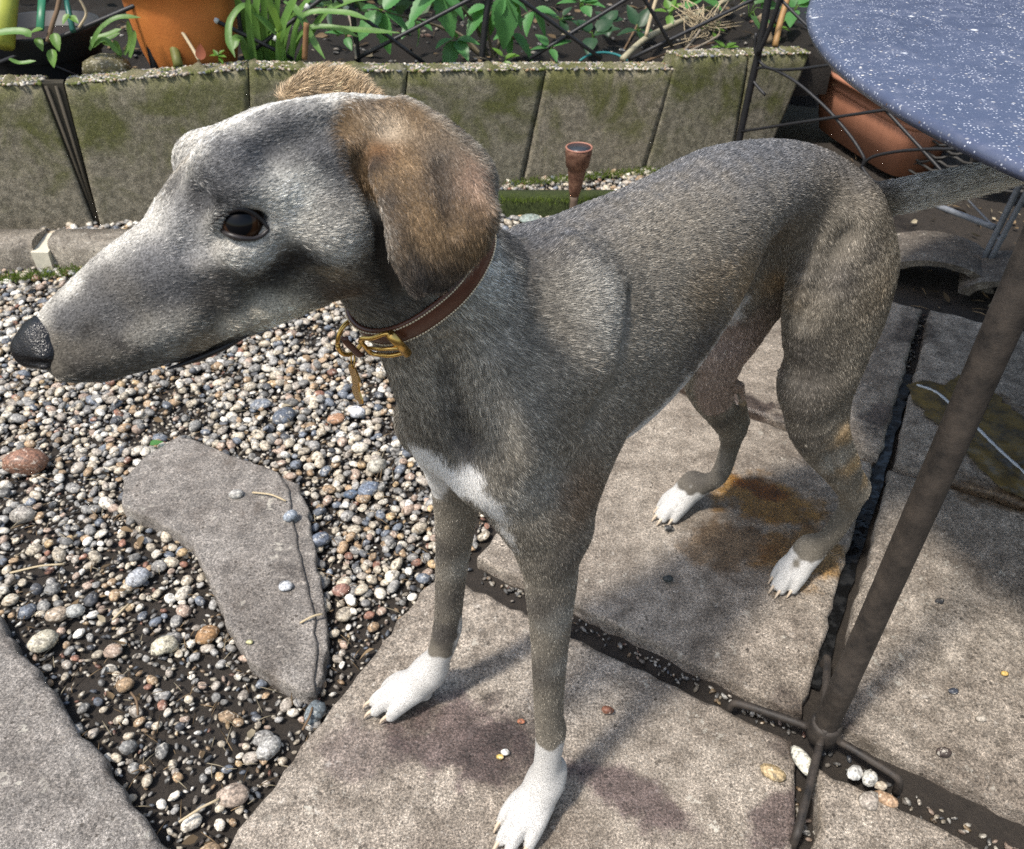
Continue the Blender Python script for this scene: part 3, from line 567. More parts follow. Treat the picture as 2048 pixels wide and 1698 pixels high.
# stems, canes, hose
def pole(name, label, cat, pts, r, mat, off=.2, seg=8, grp=None, n=5):
    C = catmull([by(*p[:2], p[2] if len(p) > 2 else off) for p in pts], n); return tag(tube(name, C, r, mat, None, seg), label, cat, grp)
pole('bamboo_cane', 'mossy green bamboo cane leaning in front of the orange pot', 'cane', [(318, -60, .30), (338, 50, .20), (357, 132, .09)], .0125, M_CANE, seg=10)
pole('dry_stem', 'pale dry stem bending across the orange pot', 'stem', [(290, -14, .16), (330, 30, .15), (358, 56, .13), (382, 92, .10), (398, 120, .07)], .0042, M_STRAW)
pole('fallen_cane', 'pale mottled cane lying diagonally over the bed', 'cane', [(1245, 118, .10), (1290, 78, .20), (1350, 48, .32), (1400, 25, .42), (1500, -20, .60)], .009, plain('pale_cane', (.30, .27, .18), .7, nscale=40, var=.5), seg=8)
pole('upright_cane', 'thin pale cane rising beside the fallen cane', 'cane', [(1292, 72, .2), (1303, 30, .22), (1318, -20, .24)], .006, M_STRAW)
pole('brown_cane', 'short brown bamboo cane right of the black panel post', 'cane', [(1550, 92, .08), (1562, 40, .12), (1580, -20, .16)], .0095, M_BCANE)
pole('cut_stem', 'thick pale cut stem behind the black panel post', 'stem', [(1540, 85, .14), (1530, 50, .16), (1520, 30, .18)], .012, plain('cut_stem_bark', (.22, .17, .11), .8, nscale=60))
pole('stick', 'short rusty brown stick standing behind the far ear', 'stick', [(609, 118, .09), (611, 85, .09), (613, 46, .09)], .0075, plain('rusty_stick', (.19, .10, .045), .85, nscale=80, bump=.6))
pole('hose', 'thin teal hose looping up behind the wall', 'hose', [(1160, 121, .10), (1180, 109, .12), (1208, 105, .13), (1235, 110, .12), (1255, 121, .10)], .0035, plain('teal_plastic', (.03, .16, .16), .4))
straw = empty('straw_tangle', tuple(map(float, by(1405, 40, .25))), 'tangle of dry straw hanging over the bed near the panel post', 'dry straw')
for k in range(34):
    a = by(1372 + rl.normal() * 18, 22 + rl.normal() * 10, .25); b_ = by(1445 + rl.normal() * 28, 28 + rl.normal() * 22, .25); m_ = by(1405 + rl.normal() * 16, 52 + rl.normal() * 18, .20)
    if k > 26: b_ = by(1375 + rl.normal() * 20, 85 + rl.normal() * 12, .2)
    tube('straw', catmull([a, m_, b_], 5), .0013, M_STRAW, straw, 4)
for k, (q, lab) in enumerate(((((690, 5, .3), (705, 60, .2), (712, 118, .12)), 'thin grey stick standing behind the crown of the dog'), (((1240, 115, .3), (1290, 20, .5), (1310, -30, .6)), 'dark thin stem behind the fallen cane'), (((1340, 118, .1), (1400, 92, .15), (1440, 70, .2)), 'pale broken twig beside the wall top'), (((1290, 122, .1), (1360, 100, .15), (1430, 85, .2)), 'long brown twig lying along the wall top'), (((1370, 100, .1), (1390, 75, .12), (1400, 60, .14)), 'short pale twig pointing up beside the straw tangle'))):
    pole('twig', lab, 'twig', list(q), .0035, M_TWIG if k % 2 else plain('grey_stick', (.20, .17, .13), .85), n=4, grp='dry twigs in the bed')
# leafy screen added out of frame to keep the bed in shade
r = np.random.default_rng(77); NL = 26000; hx = r.uniform(-4.5, 4.5, NL); hz = r.uniform(.2, 1.9, NL); hy = 3.75 + .25 * np.sin(hx * 3) + r.normal(size=NL) * .22 + (hz - 1) * .08
ctr = np.c_[hx, hy, hz]; dd = r.normal(size=(NL, 3)); dd /= np.linalg.norm(dd, axis=1)[:, None]; ss = np.cross(dd, r.normal(size=(NL, 3))); ss /= np.linalg.norm(ss, axis=1)[:, None]; sl = r.uniform(.02, .045, NL)[:, None]
V = np.stack([ctr - dd * sl, ctr + ss * sl * .5, ctr + dd * sl, ctr - ss * sl * .5], 1).reshape(-1, 3)
tag(link('added_shade_hedge', mesh_np('added_shade_hedge', V, np.arange(NL * 4).reshape(-1, 4)), leafmat('hedge_leaf', (.012, .035, .010), (.04, .085, .022), .2)), kind='stuff')
# ================================================================== POTS, TRELLIS, TABLE, TROUGH AND OTHER THINGS
def lathe(name, prof, loc, mat, parent=None, seg=40, smooth=True):
    V, F = lathe_np(prof, seg); return link(name, mesh_np(name, V + np.array(loc), F, smooth), mat, parent)
M_BLK = plain('black_plastic', (.022, .023, .025), .5, nscale=90, bump=.2); M_IRON = plain('black_iron', (.016, .016, .018), .45, nscale=120, var=.5, bump=.4)
pc = (-1.27, 2.385, .2)
pot = empty('plant_pot', pc, 'black plastic plant pot behind the wall at the picture corner', 'plant pot')
pr = [(.128, 0), (.133, .10), (.140, .165), (.150, .167), (.154, .225), (.157, .228), (.155, .232), (.149, .230), (.146, .19)]
lathe('pot', pr, pc, M_BLK, pot, 56)
X_, F_ = lathe_np([(.001, .196), (.06, .202), (.11, .198), (.147, .193)], 30); link('potting_soil', mesh_np('potting_soil', X_ + np.array(pc), F_, True), soilmat('potting_soil', (.014, .010, .009), (.06, .04, .035)), pot)
for lab, a, b_, rr_, m_, nm in (('flat green plastic stake in the black pot', (80, 60), (86, -30), .010, plain('green_plastic', (.02, .13, .065), .4), 'plant_stake'), ('thin teal plastic stake in the black pot', (146, 62), (126, -30), .007, plain('teal_stake_plastic', (.015, .09, .07), .4), 'plant_stake'), ('thick lime green cane at the picture corner', (2, 90), (14, -50), .030, plain('lime_cane', (.30, .32, .05), .5, nscale=30, var=.35), 'lime_cane')):
    p0, p1 = by(*a, .10), by(*b_, .22); tag(tube(nm, np.array([p0, (p0 + p1) / 2, p1]), rr_, m_, None, 10, flat=.45 if 'flat' in lab else 1), lab, 'stake' if 'stake' in nm else 'cane')
tw = empty('rose_twig', tuple(map(float, by(95, 82, .1))), 'brown twig with small green leaves growing in the black pot', 'twig')
tube('stem', catmull([by(95, 84, .10), by(104, 50, .12), by(114, 20, .15), by(122, -20, .18)], 5), .0055, M_TWIG, tw, 7)
for (x, y, dx, dy, l) in ((108, 66, 6, 20, .045), (104, 98, 2, 24, .045), (138, 28, -6, 10, .03), (140, 32, 8, 6, .03), (85, 58, -10, 3, .03), (74, 75, 10, 22, .035)):
    p0 = by(x, y, .08); leaf(p0, vec(dx, -dy, 3), l, l * .6, M_WEED, tw, serr=.03, n=8)
tube('side_stem', catmull([by(150, -15, .1), by(166, 10, .1), by(172, 30, .1), by(158, 55, .1)], 5), .003, M_STRAW, tw, 6)
for k, S in enumerate(([(-20, 68), (20, 62), (52, 64), (60, 72)], [(20, 78), (45, 74), (62, 68)], [(22, 118), (45, 126), (70, 122)], [(0, 122), (14, 130), (20, 140)])):
    pass
sl_ = empty('drooping_leaf', tuple(map(float, by(0, 70, .05))), 'pale green strap leaf lying across the rim of the black pot', 'leaf')
strap_leaf([by(-20, 70, .06), by(20, 64, .06), by(50, 65, .055), by(62, 74, .05)], .020, M_STRAP, sl_, 'leaf'); strap_leaf([by(18, 118, .03), by(40, 126, .03), by(72, 122, .03)], .010, M_STRAP, sl_, 'leaf')
bT = NB('mossy_terracotta'); sz = bT.n('ShaderNodeSeparateXYZ'); bT.L(gpos(bT), sz.inputs[0]); nn = bT.noise(18, 5, .65, gpos(bT))
bT.set(col=bT.mix(bT.ramp(bT.math('ADD', bT.math('MULTIPLY', sz.outputs['Z'], -2.0), nn), [(-.40, 0), (.06, .95)]), bT.mix(nn, (.40, .11, .022), (.62, .22, .05)), (.10, .095, .02)), rough=.75); bT.bump(bT.noise(120, 4, .6, gpos(bT)), .3, .002)
tc = by(388, 118, .26); tpot = empty('terracotta_pot', (float(tc[0]), float(tc[1]), .25), 'large orange terracotta pot with moss towards its foot behind the wall', 'plant pot')
lathe('pot', [(.086, 0), (.104, .03), (.128, .12), (.142, .22), (.146, .27), (.158, .275), (.160, .325), (.152, .328), (.146, .30)], (tc[0], tc[1], .25), bT.m, tpot, 48); X_, F_ = lathe_np([(.001, .30), (.07, .303), (.148, .30)], 24); link('potting_soil', mesh_np('potting_soil', X_ + np.array([tc[0], tc[1], .25]), F_, True), M_SOIL, tpot)
lf = empty('curled_leaf', tuple(map(float, by(408, 116, .06))), 'curled rust brown dead leaf standing on the wall top', 'dead leaf'); leaf(by(402, 120, .05), vec(.1, 1, 0), .036, .030, plain('rust_leaf', (.16, .045, .02), .8), lf, curl=-.4)
# wire trellis standing just behind the wall
def on_trellis(px, py, o=0.0): return at_plane(px, py, (-1.24, 2.245 + o, 0), (-.36, 1.69, 0))
tre = empty('wire_trellis', (-.4, 2.42, .27), 'black wire trellis of crossing diagonals behind the wall', 'trellis')
for k, S in enumerate([[(-30, 138), (277, 8), (330, -18)], [(-30, 66), (0, 80), (164, 156)], [(300, -22), (345, 0), (420, 36), (587, 118)], [(680, -30), (640, 0), (487, 116)], [(650, -20), (678, 0), (848, 126)], [(709, 120), (938, 0), (980, -22)], [(1010, -26), (1043, 0), (1202, 117)], [(1060, 117), (1250, 0), (1290, -25)], [(1270, -25), (1290, 0), (1345, 95)], [(1258, 119), (1505, 0), (1560, -26)], [(322, 113), (340, 104), (358, 98)]]):
    tube('wire', catmull([on_trellis(x, y, .012 * (k % 2)) for x, y in S], 4), .0056 if k not in (1, 10) else .0040, M_IRON, tre, 7)
for S, r_ in (([(288, -30), (296, 60), (304, 132)], .0125), ([(472, -20), (480, 50), (491, 120)], .006), ([(701, -20), (708, 50), (719, 122)], .0075), ([(981, -20), (970, 50), (955, 124)], .009)):
    P_ = [on_trellis(x, y, .02) for x, y in S]; P_[-1][2] = .2; tube('post', catmull(P_, 4), r_, M_IRON, tre, 8)
for (x, y) in ((432, 41), (614, 14), (692, 15), (551, 77)): tube('wire_tie', np.array([on_trellis(x - 4, y - 3, -.004), on_trellis(x + 4, y + 3, -.004)]), .0075, plain('pale_tie', (.5, .5, .48), .5), tre, 7)
# scroll panel in front of the right end of the wall
PB0, PB1 = np.array([.715, 2.50, 0]), np.array([1.15, 1.78, 0]); pn = np.cross(PB1 - PB0, [0, 0, 1.0]); pn /= np.linalg.norm(pn)
def on_panel(px, py, o=0.0): return at_plane(px, py, PB0 + pn * o, pn)
pan = empty('scroll_panel', tuple(map(float, PB0)), 'black wire garden panel with curled scrolls in front of the terracotta trough', 'garden panel')
pp = [on_panel(1543, -40), on_panel(1520, 90), on_panel(1494, 205), on_panel(1476, 292)]; tube('post', catmull(pp, 5), .0105, M_IRON, pan, 10)
pp = [on_panel(1572, -40, .01), on_panel(1546, 40, .01), on_panel(1516, 110, .01)]; tube('post', catmull(pp, 5), .007, M_IRON, pan, 8)
for S in ([(1563, 0), (1590, 28), (1625, 62), (1672, 110), (1720, 161), (1764, 212), (1841, 296), (1881, 340), (1930, 400)], [(1512, 66), (1511, 106), (1534, 135), (1585, 139), (1672, 128), (1720, 118)], [(1530, 190), (1508, 164), (1505, 146), (1523, 135), (1552, 141), (1592, 164), (1636, 201), (1669, 234), (1705, 278), (1727, 314), (1727, 325), (1722, 336)],
          [(1483, 263), (1560, 251), (1660, 236), (1804, 215), (1850, 210)], [(1722, 336), (1735, 320), (1757, 310), (1811, 301), (1884, 298), (1972, 301), (2040, 308)], [(1724, 334), (1735, 351), (1753, 365), (1786, 360)]):
    tube('scroll_wire', catmull([on_panel(x, y, .004 * (S[0][0] % 3)) for x, y in S], 5), .0042, M_IRON, pan, 7)
M_TUBE = plain('grey_tube', (.16, .17, .19), .35, nscale=100, var=.4)
ch = empty('folding_frame', (1.13, 1.80, 0), 'grey metal tube frame leaning under the table beside the edging tiles', 'metal frame')
for S, r_ in (([(1840, 398), (1915, 427), (1990, 455)], .0075), ([(2060, 325), (2045, 358), (1961, 532)], .0075), ([(2070, 350), (2048, 394), (1976, 528)], .0065), ([(1921, 384), (1955, 420), (1990, 456)], .0025), ([(1990, 470), (1998, 478), (2008, 476), (2012, 468)], .003)):
    tube('tube', catmull([on_panel(x, y, -.02) for x, y in S], 4), r_, M_TUBE, ch, 9)
tube('foot_rod', np.array([on_panel(1946, 552, -.12), on_panel(1982, 568, -.14), on_panel(2018, 585, -.16)]), .0055, M_TUBE, ch, 8)
# dark timber post and woven mesh in the shade under the table
q = at_y(1895, 340, 2.42); wp = empty('timber_post', (float(q[0]), 2.42, 0), 'dark grey timber post in the shade behind the tail', 'post')
bm = bmesh.new(); bmesh.ops.create_cube(bm, size=1); bmesh.ops.scale(bm, vec=(.085, .06, .62), verts=bm.verts); bmesh.ops.translate(bm, vec=(q[0], 2.42, .31), verts=bm.verts); bmesh.ops.bevel(bm, geom=bm.edges[:], offset=.005, segments=2, affect='EDGES'); link('post', bm_mesh('post', bm), plain('weathered_timber', (.045, .050, .062), .75, nscale=45, bump=.5), wp)
mp = empty('mesh_screen', (1.45, 2.25, 0), 'dark woven mesh screen in the shade behind the tail and tubes', 'screen')
M_MESH = plain('dark_weave', (.040, .038, .036), .6, nscale=60)
S0, S1_ = np.array([1.16, 2.42, 0]), np.array([1.85, 2.00, 0])
for k in range(24):
    u = np.linspace(0, 1, 44); C = S0 + (S1_ - S0) * u[:, None] + np.c_[0 * u, .006 * np.sin(u * 70 + k * math.pi), .022 + k * .019 + .0065 * np.sin(u * 62 + k * math.pi)]; tube('strand', C, .0062, M_MESH, mp, 5, flat=.6)
for k in range(5):
    p0 = S0 + (S1_ - S0) * (k / 4); tube('upright', np.array([p0, p0 + DZU * .25, p0 + DZU * .5]), .007, M_MESH, mp, 6)
# dark slatted fence far behind the table
fen = empty('board_fence', (2.4, 3.0, 0), 'dark boarded fence in deep shade behind the table', 'fence')
for k in range(16):
    p0 = np.array([1.05 + .15 * k, 3.05 - .06 * k, 0]); bm = bmesh.new(); bmesh.ops.create_cube(bm, size=1); bmesh.ops.scale(bm, vec=(.142, .018, 1.3), verts=bm.verts); bmesh.ops.rotate(bm, matrix=Matrix.Rotation(-.38, 3, 'Z'), verts=bm.verts); bmesh.ops.translate(bm, vec=(p0[0], p0[1], .65), verts=bm.verts); link('fence_board', bm_mesh('fence_board', bm), bpy.data.materials['weathered_timber'], fen)
# terracotta trough
bR = NB('terracotta_plastic'); bR.set(col=bR.mix(bR.noise(22, 5, .6, gpos(bR)), (.24, .100, .058), (.37, .170, .105)), rough=.55); bR.bump(bR.noise(160, 4, .6, gpos(bR)), .2, .002)
tE0, tE1 = np.array([.985, 2.90, 0]), np.array([1.125, 2.325, 0]); td = tE0 - tE1; tl = np.linalg.norm(td); td /= tl; tr_ = np.array([td[1], -td[0], 0]); tr_ = tr_ if tr_[0] > 0 else -tr_; tcn = (tE0 + tE1) / 2 + tr_ * .115
tro = empty('planter_trough', tuple(map(float, tcn)), 'long terracotta coloured plastic trough with ribbed sides under the table', 'planter')
def trough_ring(hl, hw, z, rib=0.0, n=120, rc=.08):
    a = np.linspace(0, 2 * math.pi, n, endpoint=False); e = .38; x = np.sign(np.cos(a)) * np.abs(np.cos(a)) ** e * hl; y = np.sign(np.sin(a)) * np.abs(np.sin(a)) ** e * hw
    rb = 1 + rib * np.cos(a * 60); return tcn + np.outer(x * rb, td) + np.outer(y * rb, tr_) + DZU * z
RG = [trough_ring(.235, .080, .0), trough_ring(.262, .097, .10, .006), trough_ring(.275, .104, .148, .006), trough_ring(.273, .102, .150), trough_ring(.278, .106, .153), trough_ring(.281, .109, .163), trough_ring(.279, .107, .165), trough_ring(.284, .112, .172), trough_ring(.288, .115, .190), trough_ring(.302, .128, .192), trough_ring(.304, .130, .202), trough_ring(.298, .124, .206), trough_ring(.284, .110, .202), trough_ring(.280, .106, .165)]
n = 120; F = [(i * n + j, i * n + (j + 1) % n, (i + 1) * n + (j + 1) % n, (i + 1) * n + j) for i in range(len(RG) - 1) for j in range(n)] + [tuple(range(n - 1, -1, -1))]
link('trough', mesh_np('trough', np.vstack(RG), F, True), bR.m, tro); sr = trough_ring(.281, .107, .172); link('potting_soil', mesh_np('potting_soil', sr, [tuple(range(n))]), bpy.data.materials['potting_soil'], tro)
rq = np.random.default_rng(44)
def tpos(r): p = tcn + td * r.uniform(-.25, .25) + tr_ * r.uniform(-.09, .09); return p[0], p[1], .176 + r.random() * .012
litter(160, tpos, 24, 'dry_leaf_litter', .015, .05, .3)
weedp = at_z(1715, 168, .19); wd_ = empty('seedling', tuple(map(float, weedp)), 'pale green seedling growing in the terracotta trough', 'seedling')
for k in range(4): leaf(weedp, vec(math.cos(k * 1.6), math.sin(k * 1.6) * .6 + .2, .3), .035, .028, M_WEED, wd_, n=8)
# blue black garden table
TH, TC, TR = .732, np.array([1.152, .981]), .790
tab = empty('garden_table', (float(TC[0]), float(TC[1]), 0), 'round garden table with glossy blue black top covered in pale specks', 'table')
bB = NB('blue_black_paint'); co = gpos(bB); sp = bB.vor(105, co); sp2 = bB.vor(260, co); nz = bB.noise(7, 5, .6, co); big_ = bB.noise(40, 4, .65, co)
cb = bB.mix(nz, (.034, .043, .080), (.082, .098, .160)); cb = bB.mix(bB.ramp(big_, [(.5, 0), (.75, .45)]), cb, (.16, .17, .22))
msk = bB.math('MULTIPLY', bB.ramp(sp, [(.12, 1), (.22, 0)]), bB.ramp(bB.noise(20, 3, .6, co), [(.47, 0), (.60, 1)])); msk2 = bB.math('MULTIPLY', bB.ramp(sp2, [(.18, 1), (.30, 0)]), bB.ramp(bB.noise(55, 3, .6, co), [(.44, 0), (.56, 1)])); msk3 = bB.math('MULTIPLY', bB.ramp(bB.vor(22, co), [(.06, 1), (.12, 0)]), bB.ramp(bB.noise(9, 3, .6, co), [(.45, 0), (.55, .9)]))
cb = bB.mix(msk2, cb, (.42, .44, .50)); cb = bB.mix(msk, cb, bB.mix(bB.noise(90, 2, .5, co), (.45, .42, .37), (.62, .62, .62))); cb = bB.mix(msk3, cb, (.75, .77, .80)); cb = bB.mix(bB.ramp(bB.vor(60, co), [(.05, .8), (.09, 0)]), cb, (.10, .06, .035))
bB.set(col=cb, rough=bB.mix(bB.math('MAXIMUM', msk, msk2), bB.ramp(big_, [(.3, .26), (.7, .45)]), .8), spec=.55); bB.bump(bB.math('ADD', bB.math('MULTIPLY', msk, 1.0), bB.math('MULTIPLY', bB.noise(260, 3, .6, co), .4)), .5, .0012)
lathe('table_top', [(.001, -.004), (TR - .012, -.004), (TR - .002, -.006), (TR, .0), (TR - .002, .006), (TR - .010, .0075), (TR * .5, .0085), (.001, .009)], (TC[0], TC[1], TH - .0075), bB.m, tab, 160)
lathe('table_column', [(.03, 0), (.026, .05), (.022, .35), (.026, .70), (.05, TH - .013)], (TC[0], TC[1], 0), M_IRON, tab, 24)
for k in range(3):
    a = k * 2.1 + .3; d = np.array([math.cos(a), math.sin(a), 0]); c0 = np.array([TC[0], TC[1], 0]); tube('table_leg', catmull([c0 + DZU * .14, c0 + d * .12 + DZU * .13, c0 + d * .19 + DZU * .05, c0 + d * .25 + DZU * .012], 5), .012, M_IRON, tab, 8)
# iron garden pole with a cross of rods for a foot
PX, PY = .402, .574
gpole = empty('garden_pole', (PX, PY, 0), 'slim dark metal pole standing on a foot of four bent rods on the paving', 'pole')
bP = NB('worn_black_pole'); n_ = bP.noise(35, 5, .7, gpos(bP)); bP.set(col=bP.mix(bP.ramp(n_, [(.35, 0), (.7, 1)]), (.014, .012, .011), (.055, .043, .034)), rough=bP.ramp(n_, [(.3, .45), (.7, .75)]), spec=.4); bP.bump(bP.noise(500, 4, .7, gpos(bP)), .5, .0012); M_POLE = bP.m
lathe('pole', [(.0145, .012), (.0155, .02), (.0155, .115), (.0160, .117), (.0160, .122), (.0152, .124), (.0148, .30), (.0148, 1.75), (.010, 1.77), (.001, 1.775)], (PX, PY, 0), M_POLE, gpole, 24)
lathe('socket', [(.0175, .004), (.0195, .008), (.0195, .036), (.0172, .040)], (PX, PY, 0), M_POLE, gpole, 24)
for tgt, up in (((1462, 1402), .012), ((1655, 1308), .012), ((1806, 1562), .012), ((1592, 1676), .012)):
    e_ = at_z(*tgt, up); c0 = np.array([PX, PY, .022]); d = e_ - c0; d[2] = 0; L_ = np.linalg.norm(d); d /= L_
    tube('foot_rod', catmull([c0 + d * .012 + DZU * .020, c0 + d * .020 - DZU * .004, c0 + d * .035 - DZU * .005, c0 + d * (L_ * .55) - DZU * .006, c0 + d * (L_ - .018) - DZU * .008, c0 + d * (L_ - .004) - DZU * .014, c0 + d * L_ - DZU * .040], 5), .0052, M_POLE, gpole, 9)
# rusty solar light
sx, sy = .172, 2.08
sol = empty('solar_light', (sx - .01, sy, 0), 'small rusty solar stake light standing in the gravel before the wall', 'garden light')
bS_ = NB('rusty_copper'); n_ = bS_.noise(70, 5, .7); bS_.set(col=bS_.mix(bS_.ramp(n_, [(.35, 0), (.7, 1)]), (.085, .038, .024), (.24, .13, .085)), rough=.65, metal=.35); bS_.bump(bS_.noise(260, 4, .7), .6, .0015)
def solpart(nm, prof, mat, seg=28):
    V, F = lathe_np(prof, seg); V[:, 0] += (V[:, 2]) * .045; return link(nm, mesh_np(nm, V + np.array([sx - .01, sy, 0]), F, True), mat, sol)
solpart('stake', [(.002, -.03), (.0095, .0), (.0105, .07), (.0125, .085)], plain('stake_plastic', (.12, .085, .062), .7)); solpart('lamp_body', [(.0125, .083), (.0165, .10), (.0235, .150), (.0255, .162), (.030, .164), (.0330, .190), (.0345, .198), (.0345, .210), (.031, .2115)], bS_.m)
solpart('solar_panel', [(.030, .2095), (.030, .2128), (.001, .2132)], plain('dark_panel', (.03, .034, .042), .3, nscale=50, var=.6)); a_ = np.linspace(0, 2 * math.pi, 41); tube('rim', np.c_[sx - .01 + .213 * .045 + .0330 * np.cos(a_), sy + .0330 * np.sin(a_), .2125 + 0 * a_], .0024, plain('copper_rim', (.30, .14, .10), .5), sol, 8)
# ------------------------------------------------------------------ single stones and scraps one can point to
def stone(px, py, size, col, label, name='pebble', cat='pebble', fl=.65, ang=0.0, z0=None, sh=3, el=1.0, grp='loose pebbles'):
    z0 = -.012 if z0 is None else z0; q = at_z(px, py, z0 + size * fl * .4); S = SHAPES[sh] * np.array([el, 1, 1]); V = S * np.array([size * 1.2, size * .9, size * fl]); c, s = math.cos(ang), math.sin(ang); V = V @ np.array([[c, s, 0], [-s, c, 0], [0, 0, 1]]); V[:, 2] -= max(0, V[:, 2].min() + size * fl * .4) 
    return tag(link(name, mesh_np(name, V + q, IF, True, {'tint': ('POINT', np.tile(np.array(col, float), (len(V), 1)))}), M_PEB), label, cat, grp)
stone(50, 925, .033, (.22, .115, .075), 'large rust brown boulder half sunk at the picture edge', 'boulder', 'boulder', .8, .3, -.01, 6, grp=None)
stone(472, 988, .0105, (.40, .385, .36), 'grey flint lying on the upper part of the stepping stone', 'flint', 'flint', .8, .3, .012, 5, grp='flints on the stepping stone')
stone(580, 1032, .0115, (.26, .29, .33), 'blue grey angular flint beside the chipped edge of the stepping stone', 'flint', 'flint', .8, 1.0, .012, 10, grp='flints on the stepping stone')
stone(568, 1172, .0115, (.38, .39, .41), 'pale angular flint on the middle of the stepping stone', 'flint', 'flint', .55, .1, .012, 15, grp='flints on the stepping stone')
stone(499, 1284, .0045, (.40, .38, .20), 'tiny yellowish chip on the lower part of the stepping stone', 'chip', 'stone chip', .6, 0, .012, 5, grp='flints on the stepping stone')
for a in ((522, 808, .019, (.16, .175, .20), 'flat oval slate pebble above the dark slate', .4, .4, 11), (568, 832, .022, (.085, .10, .125), 'angular dark slate pebble in the gravel below the muzzle', .6, 1.0, 20), (672, 838, .0155, (.33, .185, .11), 'orange brown oval pebble left of a white egg pebble', .7, .2, 3), (713, 824, .0155, (.56, .57, .60), 'smooth white egg shaped pebble below the name tag', .8, -.2, 4),
          (755, 932, .0175, (.36, .335, .28), 'large round cream pebble left of the chest', .7, .3, 12), (737, 978, .0185, (.13, .155, .20), 'slate blue pebble below the large cream pebble', .55, .8, 22), (702, 988, .011, (.10, .135, .19), 'small dark blue pebble beside the slate blue one', .7, .1, 9), (720, 895, .014, (.50, .46, .38), 'long pale stone beneath the two egg pebbles', .6, .1, 20), (682, 1180, .0125, (.24, .13, .10), 'red brown pebble between stepping stone and far foreleg', .7, .4, 14),
          (85, 1284, .019, (.42, .38, .29), 'knobbly cream flint beside the flagstone', .75, .9, 25), (113, 1228, .015, (.31, .245, .18), 'round tan pebble above the knobbly cream flint', .8, .2, 7), (150, 1222, .0125, (.33, .33, .31), 'grey round pebble next to the tan one', .75, .2, 8), (275, 1155, .0165, (.34, .35, .37), 'big blue grey pebble left of the stepping stone', .8, .9, 16), (330, 1292, .0175, (.44, .40, .30), 'white and cream broken flint below the blue grey pebble', .7, .5, 30),
          (415, 1268, .0165, (.26, .15, .07), 'wedge of orange flint beside the stepping stone', .6, 1.0, 35), (465, 1590, .0175, (.30, .235, .185), 'mottled pinkish pebble near the lowest point of the gravel', .7, .1, 17), (630, 1425, .0155, (.12, .14, .15), 'dark blue pebble wedged against the paving edge', .7, 1.2, 18), (537, 1497, .016, (.33, .32, .30), 'grey squarish pebble close to the paving edge', .8, 1.1, 10), (640, 1080, .015, (.12, .14, .18), 'dark grey pebble between the stepping stone and the far foreleg', .8, .6, 19), (45, 1030, .0175, (.27, .245, .215), 'round grey brown pebble below the boulder', .85, .2, 21)):
    stone(a[0], a[1], a[2], a[3], a[4], fl=a[5], ang=a[6], sh=a[7])
for a in ((1605, 1522, .0125, (.55, .53, .45), 'long white pebble leaning on the pole foot', .75, 1.9, 4, 1.5), (1545, 1545, .0125, (.36, .27, .15), 'amber brown flint left of the pole foot', .6, -.4, 10, 1.2), (1709, 1546, .0105, (.50, .49, .46), 'left one of two white pebbles under the pole foot', .8, .3, 3, 1), (1740, 1556, .0105, (.42, .41, .37), 'right one of two white pebbles under the pole foot', .8, .8, 8, 1), (1741, 1602, .0135, (.27, .235, .20), 'grey brown pebble on the paving below the white pair', .7, .2, 12, 1), (1772, 1597, .010, (.32, .21, .13), 'small tan pebble on the paving below the pole foot', .7, -.6, 7, 1.3), (1762, 1572, .007, (.40, .34, .26), 'tiny cream pebble at the tip of the pole foot', .7, 0, 9, 1)):
    stone(a[0], a[1], a[2], a[3], a[4], fl=a[5], ang=a[6], sh=a[7], el=a[8], z0=.001, grp='pebbles around the pole foot')
stone(1062, 438, .030, (.20, .24, .22), 'flat grey green stone behind the neck of the dog', fl=.35, sh=11, z0=-.01)
for k, (x, y, s_, c_, lab) in enumerate(((1215, 1424, .0075, (.17, .07, .04), 'rusty brown scrap on the paving right of the near foreleg'), (1335, 1161, .0075, (.03, .035, .035), 'small black scrap on the paving between the legs'), (1337, 1060, .007, (.025, .024, .024), 'black crumb on the paving below the far hind paw'), (1042, 1445, .0045, (.45, .17, .09), 'tiny orange crumb left of the near foreleg'), (1000, 1516, .0045, (.60, .42, .12), 'yellow seed on the paving left of the near paw'), (1011, 1507, .0055, (.65, .64, .60), 'white fleck beside the yellow seed'), (1885, 1509, .0085, (.05, .035, .03), 'dark round scrap on the paving right of the pole'), (1878, 1205, .006, (.03, .03, .033), 'black speck of debris at mid height right of the pole'), (1960, 1440, .006, (.36, .32, .27), 'pale chip on the paving near the picture edge'), (1905, 1385, .006, (.04, .045, .06), 'dark blue fleck right of the pole'), (2008, 1350, .005, (.50, .33, .10), 'orange seed on the paving near the picture edge'), (1560, 745, .006, (.02, .02, .02), 'black pellet on the far paving behind the hind leg'))):
    q = at_z(x, y, .002); V = SHAPES[(k * 7) % 40] * s_ * np.array([1.2, .8, .7]); V[:, 2] -= V[:, 2].min(); tag(link('scrap', mesh_np('scrap', V + q, IF, True, {'tint': ('POINT', np.tile(np.array(c_), (len(V), 1)))}), M_PEB), lab, 'scrap', 'crumbs and scraps on the paving')
